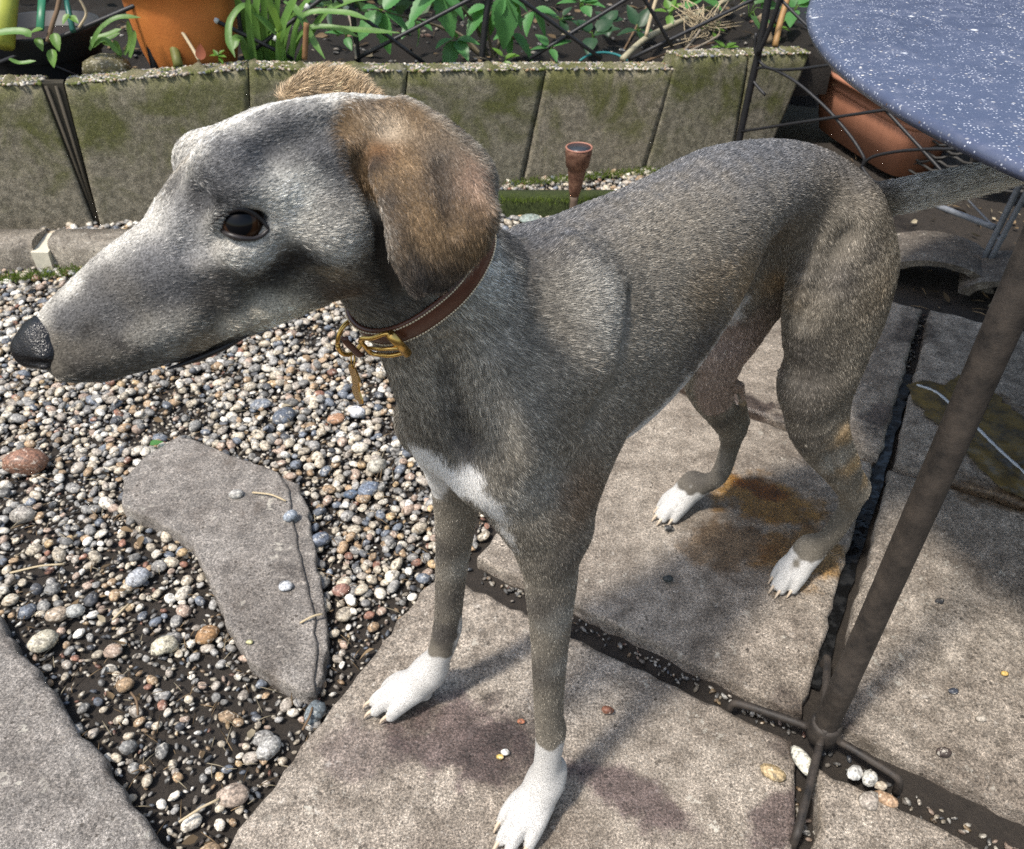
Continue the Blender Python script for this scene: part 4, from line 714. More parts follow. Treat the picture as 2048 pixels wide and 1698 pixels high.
for (a, b_, z_, lab) in (((505, 985), (572, 1002), .014, 'straw lying across the top of the stepping stone'), ((600, 1246), (645, 1228), .014, 'short yellow straw over the edge of the stepping stone'), ((358, 1644), (438, 1598), .002, 'long pale straw near the lowest point of the gravel'), ((20, 1146), (128, 1128), .0, 'dry straw at the picture edge beside the flagstone'), ((225, 1240), (258, 1208), .0, 'pale stick in the soil left of the stepping stone'), ((605, 1460), (625, 1415), .002, 'thin reddish stem beside the paving edge'), ((262, 1385), (276, 1430), .0, 'grey brown twig half buried in the soil'), ((680, 590), (720, 640), .004, 'thin stem in the gravel behind the collar'), ((300, 890), (325, 880), .004, 'green leaf scrap at the top of the stepping stone')):
    p0, p1 = at_z(*a, z_), at_z(*b_, z_); m_ = (p0 + p1) / 2 + np.array([.003, .002, .003])
    if 'leaf' in lab: o = empty('leaf_scrap', tuple(map(float, p0)), lab, 'leaf'); leaf(p0, p1 - p0, .024, .018, M_ELDER, o, nrm=(0, 0, 1), n=6)
    else: tag(tube('straw', catmull([p0, m_, p1], 4), .0017, M_STRAW if 'straw' in lab or 'pale' in lab else M_TWIG, None, 6), lab, 'straw', 'straws and twigs on the ground')
# ================================================================== THE DOG
DO = np.array([.017, .601, 0.0]); DB = np.array([.76, .65, 0]); DB /= np.linalg.norm(DB); DL = np.array([DB[1], -DB[0], 0]); DZ = np.array([0, 0, 1.0])
def D(a, l, z): return DO + a * DB + l * DL + z * DZ
class Field:
    def __init__(s, lo, hi, vs):
        s.lo = np.array(lo, float); s.vs = vs; s.n = np.ceil((np.array(hi) - s.lo) / vs).astype(int) + 1
        s.f = np.full(s.n, .06, np.float32)
    def box(s, lo, hi):
        i0 = np.clip(np.floor((np.asarray(lo) - s.lo) / s.vs).astype(int), 0, s.n - 1)
        i1 = np.clip(np.ceil((np.asarray(hi) - s.lo) / s.vs).astype(int) + 1, 1, s.n)
        return i0, i1
    def axes(s, i0, i1):
        return [(s.lo[k] + s.vs * np.arange(i0[k], i1[k])).astype(np.float32).reshape([-1 if j == k else 1 for j in range(3)]) for k in range(3)]
    def chain(s, C, R, u, k=.012, m=4, op='add', cap=1.0):
        """Sweep elliptical sections R=(half width along u, half height across) along the points C and blend it in."""
        C = np.asarray(C, float); R = np.asarray(R, float)
        if R.ndim == 1: R = np.c_[R, R]
        U = np.broadcast_to(np.asarray(u, float), C.shape)
        S = catmull(np.c_[C, R, U], m) if len(C) > 1 else np.c_[C, R, U]
        if len(S) == 1: S = np.vstack([S, S + np.r_[1e-4, np.zeros(7)]])
        mg = k + .012; rm = S[:, 3:5].max()
        i0, i1 = s.box(S[:, :3].min(0) - rm - mg, S[:, :3].max(0) + rm + mg)
        d = np.full(i1 - i0, .06, np.float32)
        for q0, q1 in zip(S[:-1], S[1:]):
            rr = max(q0[3:5].max(), q1[3:5].max()) + mg
            j0, j1 = s.box(np.minimum(q0[:3], q1[:3]) - rr, np.maximum(q0[:3], q1[:3]) + rr)
            X, Y, Z = s.axes(j0, j1); sl = tuple(slice(j0[t] - i0[t], j1[t] - i0[t]) for t in range(3))
            ax = q1[:3] - q0[:3]; ln = np.linalg.norm(ax) + 1e-9; w = ax / ln
            uu = q0[5:8] + q1[5:8]; uu = uu - w * np.dot(uu, w); uu /= np.linalg.norm(uu) + 1e-9; vv = np.cross(w, uu)
            dx, dy, dz = X - np.float32(q0[0]), Y - np.float32(q0[1]), Z - np.float32(q0[2])
            pw = dx * w[0] + dy * w[1] + dz * w[2]; pu = dx * uu[0] + dy * uu[1] + dz * uu[2]; pv = dx * vv[0] + dy * vv[1] + dz * vv[2]
            t = np.clip(pw / ln, 0, 1); pw = pw - t * ln
            ru = q0[3] + (q1[3] - q0[3]) * t; rv = q0[4] + (q1[4] - q0[4]) * t; rw = np.minimum(ru, rv) * cap
            k0 = np.sqrt((pu / ru) ** 2 + (pv / rv) ** 2 + (pw / rw) ** 2) + 1e-6
            k1 = np.sqrt((pu / ru ** 2) ** 2 + (pv / rv ** 2) ** 2 + (pw / rw ** 2) ** 2) + 1e-6
            dd = np.where(k0 < .35, (k0 - 1) * np.minimum(ru, rv), k0 * (k0 - 1) / k1)
            d[sl] = np.minimum(d[sl], dd.astype(np.float32))
        sl = tuple(slice(i0[t], i1[t]) for t in range(3)); f = s.f[sl]
        if op == 'add':
            h = np.maximum(k - np.abs(f - d), 0) / k; s.f[sl] = np.minimum(f, d) - h * h * k * .25
        else:
            h = np.maximum(k - np.abs(f + d), 0) / k; s.f[sl] = np.maximum(f, -d) + h * h * k * .25
    def ball(s, c, r, k=.012, op='add', u=(0, 0, 1), cap=1.0):
        r = np.atleast_1d(r); s.chain([c], [[r[0], r[-1]]], u, k, 1, op, cap)
    def sample(s, P):
        q = (np.asarray(P) - s.lo) / s.vs; i = np.clip(np.floor(q).astype(int), 0, s.n - 2); t = q - i; o = 0
        for a in (0, 1):
            for b in (0, 1):
                for c in (0, 1):
                    w = (t[..., 0] if a else 1 - t[..., 0]) * (t[..., 1] if b else 1 - t[..., 1]) * (t[..., 2] if c else 1 - t[..., 2])
                    o = o + w * s.f[i[..., 0] + a, i[..., 1] + b, i[..., 2] + c]
        return o
    def hit(s, px, py, d0=.3, d1=1.6):
        r = ray(px, py); t = np.arange(d0, d1, .0015); P = EYE0 + r * t[:, None]
        ok = np.all((P > s.lo + s.vs) & (P < s.lo + s.vs * (s.n - 2)), axis=1); v = np.full(len(t), .06); v[ok] = s.sample(P[ok])
        w = np.where(v < 0)[0]
        return P[w[0]] if len(w) else P[np.argmin(v)]
    def nets(s):
        f = s.f; neg = f < 0; n = s.n
        cfg = np.zeros(n - 1, np.uint8)
        for a in (0, 1):
            for b in (0, 1):
                for c in (0, 1):
                    cfg += neg[a:n[0] - 1 + a, b:n[1] - 1 + b, c:n[2] - 1 + c]
        cell = np.argwhere((cfg > 0) & (cfg < 8)); idx = np.full(n - 1, -1, np.int32); idx[tuple(cell.T)] = np.arange(len(cell))
        acc = np.zeros((len(cell), 3)); cnt = np.zeros(len(cell)); I, J, K = cell.T
        for ax in range(3):
            o1, o2 = [q for q in range(3) if q != ax]
            for a in (0, 1):
                for b in (0, 1):
                    p = cell.copy(); p[:, o1] += a; p[:, o2] += b; q = p.copy(); q[:, ax] += 1
                    fp, fq = f[tuple(p.T)], f[tuple(q.T)]; m = (fp < 0) != (fq < 0)
                    t = fp[m] / (fp[m] - fq[m]); x = p[m].astype(float); x[:, ax] += t
                    acc[m] += x; cnt[m] += 1
        V = s.lo + s.vs * acc / cnt[:, None]; Fs = []
        for ax in range(3):
            o1, o2 = [(1, 2), (2, 0), (0, 1)][ax]
            sl0 = [slice(1, n[0] - 1)] * 3; sl0 = [slice(1, n[q] - 1) for q in range(3)]; sl1 = list(sl0); sl1[ax] = slice(2, n[ax])
            A, B = neg[tuple(sl0)], neg[tuple(sl1)]
            for e, flip in ((np.argwhere(A & ~B) + 1, False), (np.argwhere(~A & B) + 1, True)):
                q = []
                for da, db in ((-1, -1), (0, -1), (0, 0), (-1, 0)):
                    c = e.copy(); c[:, o1] += da; c[:, o2] += db; q.append(idx[tuple(c.T)])
                q = np.stack(q, 1); Fs.append(q[:, ::-1] if flip else q)
        F = np.vstack(Fs); F = F[(F >= 0).all(1)]
        return V, F
VS = 0.0023
fd = Field((-.315, .30, -.02), (.80, 1.17, .895), VS)
# --- trunk: (a, lateral, centre z, half height, half width)
tr = np.array([(-.085, .0, .560, .046, .032), (-.055, .0, .576, .074, .052), (.0, .0, .575, .110, .072), (.06, .0, .575, .124, .082), (.12, .0, .587, .117, .080),
               (.18, .0, .614, .092, .073), (.24, .0, .651, .059, .060), (.31, .0, .655, .046, .050), (.37, .0, .632, .052, .052), (.43, .0, .590, .064, .062), (.49, .0, .555, .052, .052)])
fd.chain([D(*r[:3]) for r in tr], np.c_[tr[:, 4], tr[:, 3]], DL, k=.01)
# --- neck
NB0, NB1 = D(.0, .0, .605), D(-.150, -.005, .775)
# --- shoulders and forelegs
def foreleg(sg, pts, rad, k=.02):
    fd.chain([D(*p) for p in pts], rad, DL, k=k)
for sg in (1, -1):
    fd.chain([D(.030, .036 * sg, .655), D(-.02, .054 * sg, .595), D(-.072, .050 * sg, .525)], [(.020, .030), (.026, .042), (.028, .036)], DL, k=.03)
    fd.chain([D(-.072, .050 * sg, .525), D(-.050, .064 * sg, .470), D(-.036, .072 * sg, .425)], [(.027, .035), (.026, .036), (.022, .030)], DL, k=.02)
    fd.ball(D(-.012, .070 * sg, .424), (.012, .012), k=.02)
    fd.ball(D(-.084, .024 * sg, .535), (.026, .032), k=.03)
    fd.chain([D(.03, .052 * sg, .600), D(.012, .064 * sg, .52), D(-.012, .070 * sg, .445)], [(.022, .030), (.024, .030), (.018, .022)], DL, k=.03)
def paw(heel, yaw, s=1.0):
    """Four arched toes; returns claw roots with directions."""
    fx = -DB * math.cos(yaw) + DL * math.sin(yaw); lx = DL * math.cos(yaw) + DB * math.sin(yaw); h = np.asarray(heel); h[2] = 0
    P = lambda f, l, z: h + fx * f * s + lx * l * s + DZ * z * s
    fd.chain([P(.004, 0, .050), P(.016, 0, .032), P(.040, 0, .026)], [(.0165, .0165), (.019, .016), (.0215, .0145)], lx, k=.022)
    fd.ball(P(.012, 0, .014), (.016, .012), k=.01)
    fd.chain([P(-.006, 0, .066), P(.012, 0, .050), P(.034, 0, .036), P(.052, 0, .029)], [(.0155, .0150), (.0170, .0150), (.0195, .0135), (.0190, .0110)], lx, k=.018)
    out = []
    for o, ln in ((-.0200, .061), (-.0069, .080), (.0069, .081), (.0200, .063)):
        fd.chain([P(.022, o * .75, .032), P(ln * .62, o * .98, .030), P(ln * .86, o * 1.06, .021), P(ln, o * 1.08, .011)], [(.0084, .010), (.0080, .0116), (.0077, .0108), (.0066, .0080)], lx, k=.0032, m=3)
        out.append((P(ln + .003, o * 1.08, .013), fx * .8 + lx * o * 3 * 0 - DZ * .45))
    return out
CLAWS = []
fl = [(-.036, .072, .425), (-.038, .077, .375), (-.042, .083, .31), (-.046, .088, .24), (-.047, .092, .17), (-.046, .095, .145), (-.052, .098, .10), (-.060, .102, .060)]
fr = [(.022, .032), (.0205, .0285), (.0168, .0228), (.0152, .0188), (.0148, .0170), (.0160, .0182), (.0152, .0160), (.0160, .0168)]
fd.chain([D(*p) for p in fl], fr, DL, k=.015)
CLAWS += paw(D(-.048, .098, 0), 0.16, 1.0)
fl2 = [(-.030, -.078, .425), (-.028, -.083, .375), (-.032, -.088, .31), (-.039, -.092, .24), (-.046, -.094, .17), (-.048, -.096, .14), (-.058, -.100, .098), (-.074, -.107, .060)]
fd.chain([D(*p) for p in fl2], np.array(fr) * 1.07, DL, k=.015)
CLAWS += paw(D(-.070, -.110, 0), -.38, 1.0)
# --- hind legs
def hind(sg, da, dl):
    q = lambda a, l, z: D(a + da, (l + dl) * sg, z)
    fd.chain([q(.415, .046, .600), q(.420, .058, .54), q(.422, .066, .475), q(.404, .073, .42)], [(.038, .052), (.044, .088), (.043, .085), (.037, .060)], DL, k=.03)
    fd.ball(q(.478, .036, .530), (.030, .042), k=.03)
    fd.ball(q(.374, .076, .405), (.028, .028), k=.02)
    fd.chain([q(.404, .073, .42), q(.408, .082, .365), q(.430, .092, .31), (q(.474, .102, .245)), q(.520, .108, .185), q(.537, .110, .160)], [(.036, .060), (.032, .050), (.026, .036), (.020, .025), (.016, .021), (.016, .020)], DL, k=.015)
    fd.chain([q(.49, .104, .245), q(.535, .110, .195), q(.558, .111, .166)], [(.007, .007), (.008, .008), (.010, .011)], DL, k=.015)
    fd.chain([q(.543, .110, .160), q(.540, .110, .120), q(.520, .106, .080), q(.505, .094 if sg > 0 else .128, .048)], [(.0165, .021), (.0148, .016), (.0145, .0155), (.0155, .0165)], DL, k=.012)
    return paw(q(.500, .088 if sg > 0 else .142, 0), .02 if sg > 0 else -.06, .80)
CLAWS += hind(1, 0, 0)
CLAWS += hind(-1, -.022, -.018)
# --- tail
tb = [D(.47, 0, .572), D(.51, .004, .574), D(.56, .016, .574), D(.63, .045, .580), D(.70, .085, .592), D(.78, .135, .612), D(.84, .175, .63)]
fd.chain(tb, [(.026, .028), (.022, .024), (.0195, .0215), (.0175, .0195), (.0155, .017), (.011, .012), (.006, .007)], DL, k=.015)
# --- head, in its own frame (x to the nose, y to the dog's left, z up)
def camvec(r, d, f): return np.array([r, f * CP - d * SP, -f * SP - d * CP])
HF = camvec(-.179, .1437, -.045); HF /= np.linalg.norm(HF)
HL = camvec(.032, .025, -.065); HL -= HF * np.dot(HF, HL); HL /= np.linalg.norm(HL)
HU = np.cross(HF, HL)
HA = math.radians(12.0); HF, HU = HF * math.cos(HA) + HU * math.sin(HA), HU * math.cos(HA) - HF * math.sin(HA)
HO = at_depth(716, 226, .502)
def H(x, y, z): return HO + HF * x + HL * y + HU * z
def hchain(st, k=.01, op='add', u=None, cap=1.0):
    st = np.asarray(st, float); fd.chain([H(*q[:3]) for q in st], np.c_[st[:, 4], st[:, 3]], HL if u is None else u, k=k, op=op, cap=cap)
nk = [D(.03, 0, .60), D(-.03, 0, .625), D(-.080, -.004, .68), D(-.120, -.004, .728), H(-.003, 0, -.058)]
fd.chain(nk, [(.068, .080), (.058, .074), (.047, .060), (.044, .054), (.042, .050)], DL, k=.03)
fd.chain([H(.03, 0, -.085), D(-.136, 0, .70), D(-.118, 0, .62), D(-.092, 0, .55)], [(.020, .018), (.019, .018), (.021, .022), (.024, .027)], DL, k=.025)
CP3 = [fd.hit(*q) for q in ((962, 505), (862, 625), (712, 662))]
cn = np.cross(CP3[1] - CP3[0], CP3[2] - CP3[0]); cn /= np.linalg.norm(cn)
if np.dot(cn, HO - CP3[1]) < 0: cn = -cn                  # towards the head
ndir = D(-.08, -.004, .68) - D(-.14, -.004, .75); cc = D(-.118, -.004, .722)
cc = cc + ndir * (np.dot(CP3[0] - cc, cn) / np.dot(ndir, cn))
cu = np.cross(cn, DZ); cu /= np.linalg.norm(cu); cv = np.cross(cn, cu)
CA = np.linspace(0, 2 * math.pi, 72, endpoint=False); CRAD = []
for a in CA:
    dr = cu * math.cos(a) + cv * math.sin(a); t = np.arange(.015, .16, .001); v = fd.sample(cc + dr * t[:, None])
    w = np.where(v > 0)[0]; CRAD.append(t[w[0]] if len(w) else .06)
CRAD = np.array(CRAD); CRAD = np.minimum(CRAD, np.median(CRAD) * 1.5)
for _ in range(4): CRAD = (np.roll(CRAD, 1) + CRAD * 2 + np.roll(CRAD, -1)) / 4
hchain([(-.012, 0, -.030, .034, .038), (.02, 0, -.024, .040, .050), (.055, 0, -.022, .042, .054), (.085, 0, -.026, .040, .050), (.108, 0, -.034, .036, .041), (.13, 0, -.042, .031, .033),
        (.156, 0, -.046, .0285, .0275), (.180, 0, -.0515, .0255, .0232), (.199, 0, -.0550, .0215, .0195), (.209, 0, -.0570, .0180, .0165)], k=.01)
hchain([(.015, 0, -.070, .026, .036), (.06, 0, -.076, .022, .034), (.11, 0, -.080, .017, .026), (.155, 0, -.081, .013, .019), (.197, 0, -.076, .011, .014)], k=.016)
for sg in (1, -1):
    fd.ball(H(.045, .036 * sg, -.048), (.022, .026), k=.02)
    fd.ball(H(.096, .037 * sg, -.001 if sg > 0 else .004), (.013, .012), k=.018)
    fd.chain([H(.02, .032 * sg, -.002), H(.055, .034 * sg, .002), H(.085, .034 * sg, .001)], [.014, .016, .013], HL, k=.02)
    fd.ball(H(.112, .030 * sg, -.055), (.016, .013), k=.02)
    fd.chain([H(.145, .020 * sg, -.068), H(.187, .015 * sg, -.070), H(.212, .011 * sg, -.068)], [.012, .011, .009], HL, k=.012)
EYES = {}
EYER = .0118
e1 = fd.hit(486, 444); dE = np.dot(e1 - EYE0, np.array([0, CP, -SP]))
EYES[1] = at_depth(486, 444, dE + .0078)
rel = EYES[1] - HO; ex, ey, ez = rel @ HF, rel @ HL, rel @ HU
EYES[-1] = H(ex, -ey, ez)
for sg in (1, -1):
    e = EYES[sg]; out = HL * sg * .88 + HF * .38 + HU * .1; out /= np.linalg.norm(out)
    fd.chain([e + HF * .021 - HU * .005, e + out * .010, e - HF * .014 + out * .004], [.004, .0075, .004], HL, k=.008, op='sub')
    fd.chain([e + HF * .020 + HU * .006 + out * .001, e + HU * .0145 + out * .0030, e - HF * .013 + HU * .010 + out * .003], [.003, .0055, .004], HL, k=.008)
    fd.chain([e + HF * .016 - HU * .012, e - HU * .0155 + out * .0005, e - HF * .014 - HU * .008 + out * .0], [.003, .005, .004], HL, k=.008)
# nostrils
for sg in (1, -1):
    fd.ball(H(.2265, .0105 * sg, -.059), (.004, .005), k=.004, op='sub')
# --- ears: folded back flaps over the neck
def P3(px, py, d): return at_depth(px, py, d)
def earflap(Q, ru, th, un, k): fd.chain([P3(*q) for q in Q], np.c_[ru, np.full(len(ru), th)], un, k=k, m=5, cap=.7)
CR = np.array([1.0, 0, 0]); CD = camvec(0, 1, 0); CN = camvec(0, 0, 1)
earflap([(765, 285, .478), (810, 312, .462), (858, 370, .455), (880, 450, .455), (878, 520, .463), (864, 572, .476)], [.012, .021, .028, .028, .023, .012], .0050, CR * .9 - CD * .25 + CN * .18, .005)
earflap([(738, 275, .476), (760, 345, .456), (791, 435, .449), (802, 510, .452), (836, 575, .466)], [.006, .0065, .0065, .0065, .0055], .0055, CR, .004)
earflap([(728, 290, .486), (752, 258, .482), (792, 236, .482), (840, 250, .482), (880, 285, .474)], [.008, .011, .012, .010, .008], .009, CD, .006)
earflap([(800, 252, .482), (872, 292, .468), (945, 352, .466), (970, 410, .472), (950, 480, .480)], [.012, .015, .013, .013, .011], .006, CD, .010)
# the far ear: its fold stands up behind the crown and falls on the far side
earflap([(585, 205, .555), (635, 182, .55), (700, 190, .545), (756, 226, .535)], [.010, .014, .014, .009], .007, CD * .8 + CN * .6, .012)
earflap([(600, 185, .56), (640, 230, .585), (650, 300, .60), (650, 380, .61)], [.018, .026, .028, .018], .006, CR, .008)
# --- muscle lines: shallow grooves and low ridges along the surface
def groove(px, r, k, op='sub', sink=0.0):
    Q = [fd.hit(*q) for q in px]; Q = [q + (q - EYE0) / np.linalg.norm(q - EYE0) * sink for q in Q]; fd.chain(Q, [r] * len(Q), DL, k=k, op=op)
groove([(718, 318), (739, 380), (762, 455), (772, 530), (794, 592)], .0035, .009); groove([(878, 330), (892, 380), (905, 450)], .003, .008)
groove([(893, 690), (896, 745), (906, 795), (932, 870)], .0035, .018); groove([(1255, 600), (1225, 720), (1190, 840)], .0015, .022); groove([(1700, 470), (1650, 550), (1610, 640)], .004, .022); groove([(1655, 905), (1690, 975)], .0025, .012)
groove([(1140, 540), (1175, 610), (1165, 700)], .014, .04, 'add', .0150); groove([(1685, 860), (1712, 930)], .006, .012, 'add', .003); groove([(1480, 770), (1492, 840)], .005, .012, 'add', .003); groove([(1000, 720), (1010, 800), (1040, 900)], .012, .03, 'add', .009)
groove([(345, 730), (400, 709), (440, 691), (480, 673), (520, 654)], .0026, .005)
groove([(560, 385), (520, 375), (480, 378)], .005, .012, 'add', .003); groove([(430, 560), (540, 590), (640, 580)], .004, .02); groove([(395, 395), (385, 450), (375, 500)], .003, .014); groove([(690, 240), (620, 265), (540, 300)], .003, .016)
DV, DF = fd.nets()
# ------------------------------------------------------------------ coat: colour, direction and length of the hair over the body
def vnormals(V, F):
    a, b = V[F[:, 2]] - V[F[:, 0]], V[F[:, 3]] - V[F[:, 1]]; n = np.cross(a, b); N = np.zeros_like(V)
    for k in range(4): np.add.at(N, F[:, k], n)
    return N / (np.linalg.norm(N, axis=1)[:, None] + 1e-12)
# light smoothing of the extracted surface
def smooth(V, F, it=2, w=.5):
    e = np.vstack([F[:, [0, 1]], F[:, [1, 2]], F[:, [2, 3]], F[:, [3, 0]]])
    for _ in range(it):
        S = np.zeros_like(V); c = np.zeros(len(V)); np.add.at(S, e[:, 0], V[e[:, 1]]); np.add.at(S, e[:, 1], V[e[:, 0]])
        np.add.at(c, e[:, 0], 1); np.add.at(c, e[:, 1], 1); V = V * (1 - w) + w * S / c[:, None]
    return V
DV = smooth(DV, DF, 2, .45)
DN = vnormals(DV, DF)
c_ = DV[DF].mean(1)
if np.mean(((DV - DV.mean(0)) * DN).sum(1)) < 0: DF = DF[:, ::-1]; DN = -DN
UP = DZ
def segdist(P, a, b):
    ab = b - a; t = np.clip(((P - a) @ ab) / (ab @ ab + 1e-12), 0, 1); return np.linalg.norm(P - (a + t[:, None] * ab), axis=1)
EARC = [at_depth(*q) for q in ((765, 285, .472), (858, 370, .455), (880, 450, .455), (870, 580, .476))]
def EA(P): return np.minimum.reduce([segdist(P, a, b) for a, b in zip(EARC[:-1], EARC[1:])])
# bones: start, end, hair direction, hair length, reach
BONES = [
 (H(.215, 0, -.05), H(.15, 0, -.045), -HF * .9 - HU * .25, .0050, .05), (H(.14, 0, -.04), H(.09, 0, -.03), -HF * .9 - HU * .1, .0058, .05), (H(.08, 0, -.02), H(.0, 0, -.02), -HF * .95 + HU * .05, .0060, .06),
 (H(.16, .0, -.085), H(.03, .0, -.08), -HF * .8 - HU * .35, .0060, .05),
 (D(-.125, 0, .74), D(-.06, 0, .66), DB * .55 - DZ * .85, .0110, .07), (D(-.12, 0, .66), D(-.095, 0, .54), -DZ * .9 + DB * .25, .0110, .06),
 (D(.0, 0, .66), D(.12, 0, .68), DB * .85 - DZ * .3, .0085, .10), (D(-.03, 0, .56), D(-.02, 0, .46), -DZ * .85 + DB * .5, .0090, .10), (D(.08, 0, .56), D(.20, 0, .60), DB * .8 - DZ * .6, .0095, .12),
 (D(.20, 0, .66), D(.40, 0, .66), DB * .9 - DZ * .35, .0085, .10), (D(.24, 0, .60), D(.36, 0, .60), DB * .6 - DZ * .75, .0095, .09),
 (D(.44, 0, .62), D(.50, 0, .55), DB * .5 - DZ * .85, .0095, .09)]
for sg in (1, -1):
    BONES += [(D(-.03, .07 * sg, .52), D(-.036, .075 * sg, .43), -DZ * .9 + DB * .35, .0085, .06), (D(-.036, .078 * sg, .42), D(-.048, .095 * sg, .15), -DZ + DB * .15, .0062, .05),
              (D(-.05, .098 * sg, .12), D(-.09, .104 * sg, .02), -DB * .5 - DZ * .6, .0023, .05),
              (D(.41, .06 * sg, .58), D(.41, .075 * sg, .42), -DZ * .9 + DB * .35, .0090, .09), (D(.40, .085 * sg, .40), D(.50, .108 * sg, .22), -DZ * .85 + DB * .5, .0075, .06),
              (D(.545, .11 * sg, .16), D(.50, .105 * sg, .05), -DZ - DB * .2, .0058, .05), (D(.50, .105 * sg, .04), D(.44, .105 * sg, .01), -DB * .6 - DZ * .5, .0022, .05)]
tcl = catmull(tb, 3)
for q0, q1 in zip(tcl[3:-1:2], tcl[5::2]):
    BONES.append((q0, q1, (q1 - q0) / np.linalg.norm(q1 - q0), .015, .035))
def flow(P, N):
    W = 0; Dv = np.zeros_like(P); Ln = np.zeros(len(P))
    for a, b, d, l, r in BONES:
        w = 1 / (segdist(P, a, b) / r + .04) ** 5; d = d / np.linalg.norm(d); Dv += w[:, None] * d; Ln += w * l; W = W + w
    Dv /= W[:, None]; Ln /= W
    # ear leather hair hangs along the flap
    de = EA(P); ear = np.clip((.034 - de) / .010, 0, 1) * (((P - HO) @ HL) > .018); edir = EARC[3] - EARC[0]; edir /= np.linalg.norm(edir)
    Dv = Dv * (1 - ear[:, None]) + edir * ear[:, None]; Ln = Ln * (1 - ear) + .0082 * ear
    fe = np.clip((.030 - segdist(P, at_depth(590, 180, .557), at_depth(740, 195, .54))) / .008, 0, 1)
    fdir = -HF * .95 - HL * .25 - HU * .05; Dv = Dv * (1 - fe[:, None]) + fdir * fe[:, None]; Ln = Ln * (1 - fe) + .0125 * fe
    T = Dv - N * (Dv * N).sum(1)[:, None]; T /= np.linalg.norm(T, axis=1)[:, None] + 1e-9
    return T, Ln, ear, fe
C_DARK, C_MID, C_PALE = np.array([.040, .036, .033]), np.array([.225, .198, .160]), np.array([.60, .57, .51])
C_TAN, C_RUST, C_WHITE, C_BLUE = np.array([.42, .30, .17]), np.array([.22, .12, .055]), np.array([.72, .695, .66]), np.array([.135, .135, .142])  # C_BLUE: dark grey coat with a trace of sky sheen mixed in
